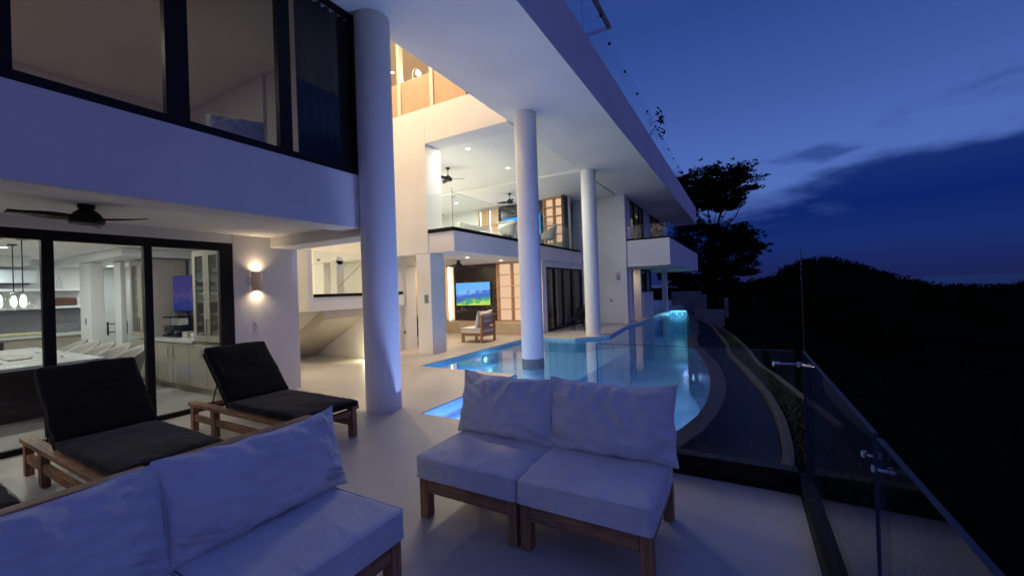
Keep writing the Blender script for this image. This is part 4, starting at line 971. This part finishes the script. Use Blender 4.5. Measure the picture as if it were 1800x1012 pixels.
pool_light('underwater light in the curved infinity wall at its waist', (-1.02, 10.3, -.7), (-1, 0, 0), 4)
pool_light('underwater light in the far stretch of the curved infinity wall', (-1.60, 15.0, -1.0), (-1, 0, 0), 8)
pool_light('bright cyan underwater light at the far end wall of the pool, left one', (-3.25, 24.37, -.22), (0, -1, 0), 12, (.3, .85, 1))
pool_light('bright cyan underwater light at the far end wall of the pool, right one', (-2.95, 24.37, -.22), (0, -1, 0), 12, (.3, .85, 1))

# ------------------------------------------------------------------ beyond the pool: low walls and planters
GREYREND = mat('dark_grey_render', (.22, .20, .20), .95, mottle=.3, mscale=2)  # mottled grey, darker than the house plaster
def walls(name, label, cat, *bs):
    t_ = thing(name, label, cat)
    for nm, a in bs: B(*a).build(nm, GREYREND, t_, bevel=.01)
    return t_
walls('garden_wall', 'low white wall end stepping down beside the far end of the pool', 'wall', ('wall', (-2.4, -.9, 24.6, 24.9, -.9, .02)))
walls('garden_wall', 'pale low wall with square piers behind the pool end', 'wall', ('wall', (-4.3, -2.4, 29.8, 30, -.4, .95)), )
walls('gate_pier', 'square white pier behind the pool end, left one', 'pier', ('pier', (-2.35, -2.0, 28, 28.35, -.5, .75)))
walls('gate_pier', 'square white pier behind the pool end, right one', 'pier', ('pier', (-.95, -.75, 27, 27.25, -.6, .55)))

# roof plant
rp = thing('potted_plant', 'dark leafy plant standing at the roof edge behind the glass rail', 'plant', (-2.65, 14.4, 6.08))
MB().lathe((0, 0, 0), [(.12, 0), (.17, .28), (.18, .3)]).build('pot', POT, rp); MB().tube([(0, 0, .28), (.1, .1, .6), (.25, .2, .85)], [.02, .015, .006], 8).build('stem', BARK, rp)
m = MB()
for (cx, cy, cz, n_) in ((.30, .1, .70, 3), (.42, .2, .98, 16), (.36, .5, .74, 4), (.33, 1.0, .62, 2), (.42, -.2, 1.12, 4)):
    for _ in range(n_):
        c = Vector((cx+random.gauss(0, .05), cy+random.gauss(0, .12), cz+random.gauss(0, .05))); a = Vector((random.uniform(-1, 1), random.uniform(-1, 1), random.uniform(-1, 1))).normalized(); b_ = a.cross(Vector((.3, .5, .8))).normalized(); i = len(m.v)
        m.v += [tuple(c-a*.10), tuple(c+b_*.04), tuple(c+a*.10), tuple(c-b_*.04)]; m.f.append((i, i+1, i+2, i+3))
m.build('leaves', LEAF, rp)

# ------------------------------------------------------------------ trees and bushes
def leaves(m, c, rad, n_, s_, flat=1.0, rnd=random):
    for _ in range(n_):
        while True:
            p = Vector((rnd.uniform(-1, 1), rnd.uniform(-1, 1), rnd.uniform(-1, 1)))
            if p.length < 1: break
        p = Vector((c[0]+p.x*rad[0], c[1]+p.y*rad[1], c[2]+p.z*rad[2]))
        a = Vector((rnd.uniform(-1, 1), rnd.uniform(-1, 1), rnd.uniform(-1, 1)*flat)).normalized()
        b_ = a.cross(Vector((rnd.uniform(-1, 1), rnd.uniform(-1, 1), rnd.uniform(-1, 1)))).normalized(); q = s_*rnd.uniform(.6, 1.3); i = len(m.v)
        m.v += [tuple(p-a*q), tuple(p+b_*q*.45), tuple(p+a*q), tuple(p-b_*q*.45)]; m.f.append((i, i+1, i+2, i+3))
def tree(label, base, H_, spread, pads, seed, group=None, leafn=130, ls=.16, trunk=.28):
    rnd = random.Random(seed); s_ = thing('tree', label, 'tree', base, 0, group)
    tr_ = MB(); cr_ = MB()
    fork = Vector((0, 0, H_*.38))
    tr_.tube([(0, 0, -.5), (rnd.uniform(-.1, .1), 0, H_*.2), tuple(fork)], [trunk, trunk*.8, trunk*.62], 10)
    for (px, py, pz, pr) in pads:
        tip = Vector((px, py, pz)); mid = fork.lerp(tip, .5)+Vector((rnd.uniform(-.3, .3), rnd.uniform(-.3, .3), -.12*abs(px)+rnd.uniform(0, .4)))
        tr_.tube([tuple(fork), tuple(mid), tuple(tip)], [trunk*.32, trunk*.20, trunk*.06], 7)
        for _ in range(10):
            a = rnd.uniform(0, 2*pi); rr = pr*math.sqrt(rnd.random()); q = tip+Vector((cos(a)*rr, sin(a)*rr, rnd.uniform(-.18, .22)*pr*.8))
            tr_.tube([tuple(tip-Vector((0, 0, .1))), tuple(q)], [trunk*.05, .01], 4)
            s2_ = rnd.uniform(.30, .6)*pr*.75
            leaves(cr_, q, (s2_*1.25, s2_*1.25, s2_*.42), leafn//10*3, ls, .6, rnd)
    tr_.build('trunk', BARK, s_); cr_.build('crown', LEAF, s_)
    return s_
# main spreading tree beyond the roof end (about 40 m away)
def big_tree():
    rnd = random.Random(5); s_ = thing('tree', 'tall dark spreading tree rising behind the end of the roof slab', 'tree', (-2.25, 40, 0))
    tr_ = MB(); cr_ = MB(); fork = Vector((.1, 0, 5.2))
    tr_.tube([(-.2, 0, -3), (-.1, 0, 2), tuple(fork)], [.45, .36, .26], 10)
    blobs = []
    # two crown masses: (cx, cz, rx, rz, count)
    for cx, cz, rx, rz, n_ in ((-1.6, 10.4, 1.8, 1.0, 16), (.8, 10.6, 1.9, 1.2, 20), (2.1, 9.5, 1.3, 1.0, 12), (-.6, 9.2, 2.0, .8, 14), (1.6, 8.2, 1.5, .6, 9), (-2.2, 8.2, 1.2, .9, 8),
                               (-1.0, 5.6, 2.2, 1.1, 20), (2.2, 5.8, 1.2, .9, 10), (2.6, 4.4, 1.0, 1.0, 9), (.6, 3.6, 2.4, 1.6, 26), (-1.6, 2.6, 2.4, 1.6, 20), (1.9, 2.2, 1.4, .9, 11), (.2, .6, 3.0, 1.4, 24)):
        for _ in range(n_):
            a = rnd.uniform(0, 2*pi); r_ = math.sqrt(rnd.random())
            blobs.append(Vector((cx+cos(a)*r_*rx, rnd.uniform(-1.5, 1.5), cz+sin(a)*r_*rz)))
    for q in list(blobs)+[Vector((rnd.uniform(-3.2, 3.0), rnd.uniform(-1, 1), rnd.uniform(-1.5, 6.2))) for _ in range(70)]+[Vector((rnd.uniform(-2.8, 2.4), rnd.uniform(-1, 1), rnd.uniform(8.2, 10.8))) for _ in range(46)]+[Vector((rnd.uniform(-3, -.4), rnd.uniform(-1, 1), rnd.uniform(6, 8.4))) for _ in range(16)]:
        rr = rnd.uniform(.36, .82)
        leaves(cr_, q, (rr*1.25, rr*1.1, rr*.50), 150, .13, .7, rnd)
        for _ in range(3):   # ragged twigs reaching out
            d = Vector((rnd.uniform(-1, 1), rnd.uniform(-.6, .6), rnd.uniform(-.2, .6))).normalized()*rr*1.5
            leaves(cr_, q+d, (.20, .2, .11), 16, .11, .7, rnd)
    for k in range(0, len(blobs), 7):
        tip = blobs[k]; st = fork if tip.z > 6.5 else Vector((-.1, 0, 1.5)); md = st.lerp(tip, .55)+Vector((rnd.uniform(-.3, .3), 0, -.25*abs(tip.x-st.x)*.5))
        tr_.tube([tuple(st), tuple(md), tuple(tip)], [.085, .045, .012], 6)
    tr_.build('trunk', BARK, s_); cr_.build('crown', LEAF, s_)
big_tree()
rnd = random.Random(11)
lbl = ['dark leafy tree low behind the pool end wall', 'dark leafy tree beside the trunk of the tall tree', 'dark round tree between the tall tree and the wooded hill', 'dark tree at the foot of the wooded hill', 'dark tree on the slope beyond the lawn strip']
for i, (x, y, z, h) in enumerate(((-4.5, 42, -2, 5.5), (-.5, 36, -4, 6.0), (3.2, 44, -5, 6.5), (6.5, 46, -6.5, 7), (4.2, 26, -4.5, 4.2))):
    tree(lbl[i], (x, y, z), h, 2, [(rnd.uniform(-2, 2), rnd.uniform(-1.5, 1.5), h*rnd.uniform(.35, 1), 1.3) for _ in range(12)], 20+i, 'dark trees on the slope', leafn=110, ls=.2)
# wooded hill: crowns over a dark knoll
hill = MB(); nx_, ny_ = 70, 30
def hz(x, y):
    u = x-15.5
    a = 7.6*math.exp(-(abs(u)/(9.5 if u < 0 else 12.5))**2.4)
    a += .7*math.exp(-((x-30)/5)**2)+.8*math.exp(-((x-56)/9)**2)
    return -3.6+a+ (1.9 if x > 8 else max(-8, 1.9-(8-x)*.25))
for j in range(ny_+1):
    for i in range(nx_+1):
        x = -20+i*1.6; y = 100+j*2; fy = math.exp(-((y-122)/16)**2)
        hill.v.append((x, y, -12+(hz(x, y)+12)*fy))
for j in range(ny_):
    for i in range(nx_): a = j*(nx_+1)+i; hill.f.append((a, a+1, a+nx_+2, a+nx_+1))
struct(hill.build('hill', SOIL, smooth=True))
fo = MB(); rnd = random.Random(3)
for _ in range(1500):
    x = rnd.uniform(-18, 90); y = rnd.uniform(106, 124); fy = math.exp(-((y-122)/16)**2); z = -12+(hz(x, y)+12)*fy
    r_ = rnd.uniform(.7, 1.9)
    leaves(fo, (x, y, z+r_*.15), (r_, r_, r_*.62), 26, .34, 1, rnd)
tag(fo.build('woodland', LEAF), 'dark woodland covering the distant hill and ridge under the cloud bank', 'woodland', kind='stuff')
us_ = MB(); rnd = random.Random(4)
for _ in range(900):
    x = rnd.uniform(1.8, 60); y = rnd.uniform(2, 95)
    if x < 2.4 and y < 12: continue
    z = hgt(x, y); r_ = rnd.uniform(.25, .8)*(1+y*.012)
    if abs(x) < 6 and y < 8: r_ *= .5
    leaves(us_, (x, y, z+r_*.3), (r_, r_, r_*.6), 26, .06+.0035*y, 1, rnd)
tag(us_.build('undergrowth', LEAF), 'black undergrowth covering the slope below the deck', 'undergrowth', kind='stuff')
pl = thing('thin_pole', 'thin dark pole standing in the garden beyond the corner of the glass railing', 'pole', (1.25, 12, -.9))  # bare thin pole without a lamp head
MB().tube([(0, 0, 0), (0, 0, 3.1)], .009, 10).build('pole', mat('blue_grey_pole', (.05, .05, .08), .7, spec=.1), pl); MB().tube([(0, 0, 0), (0, 0, .06)], .05, 12).build('foot', BLACK, pl)
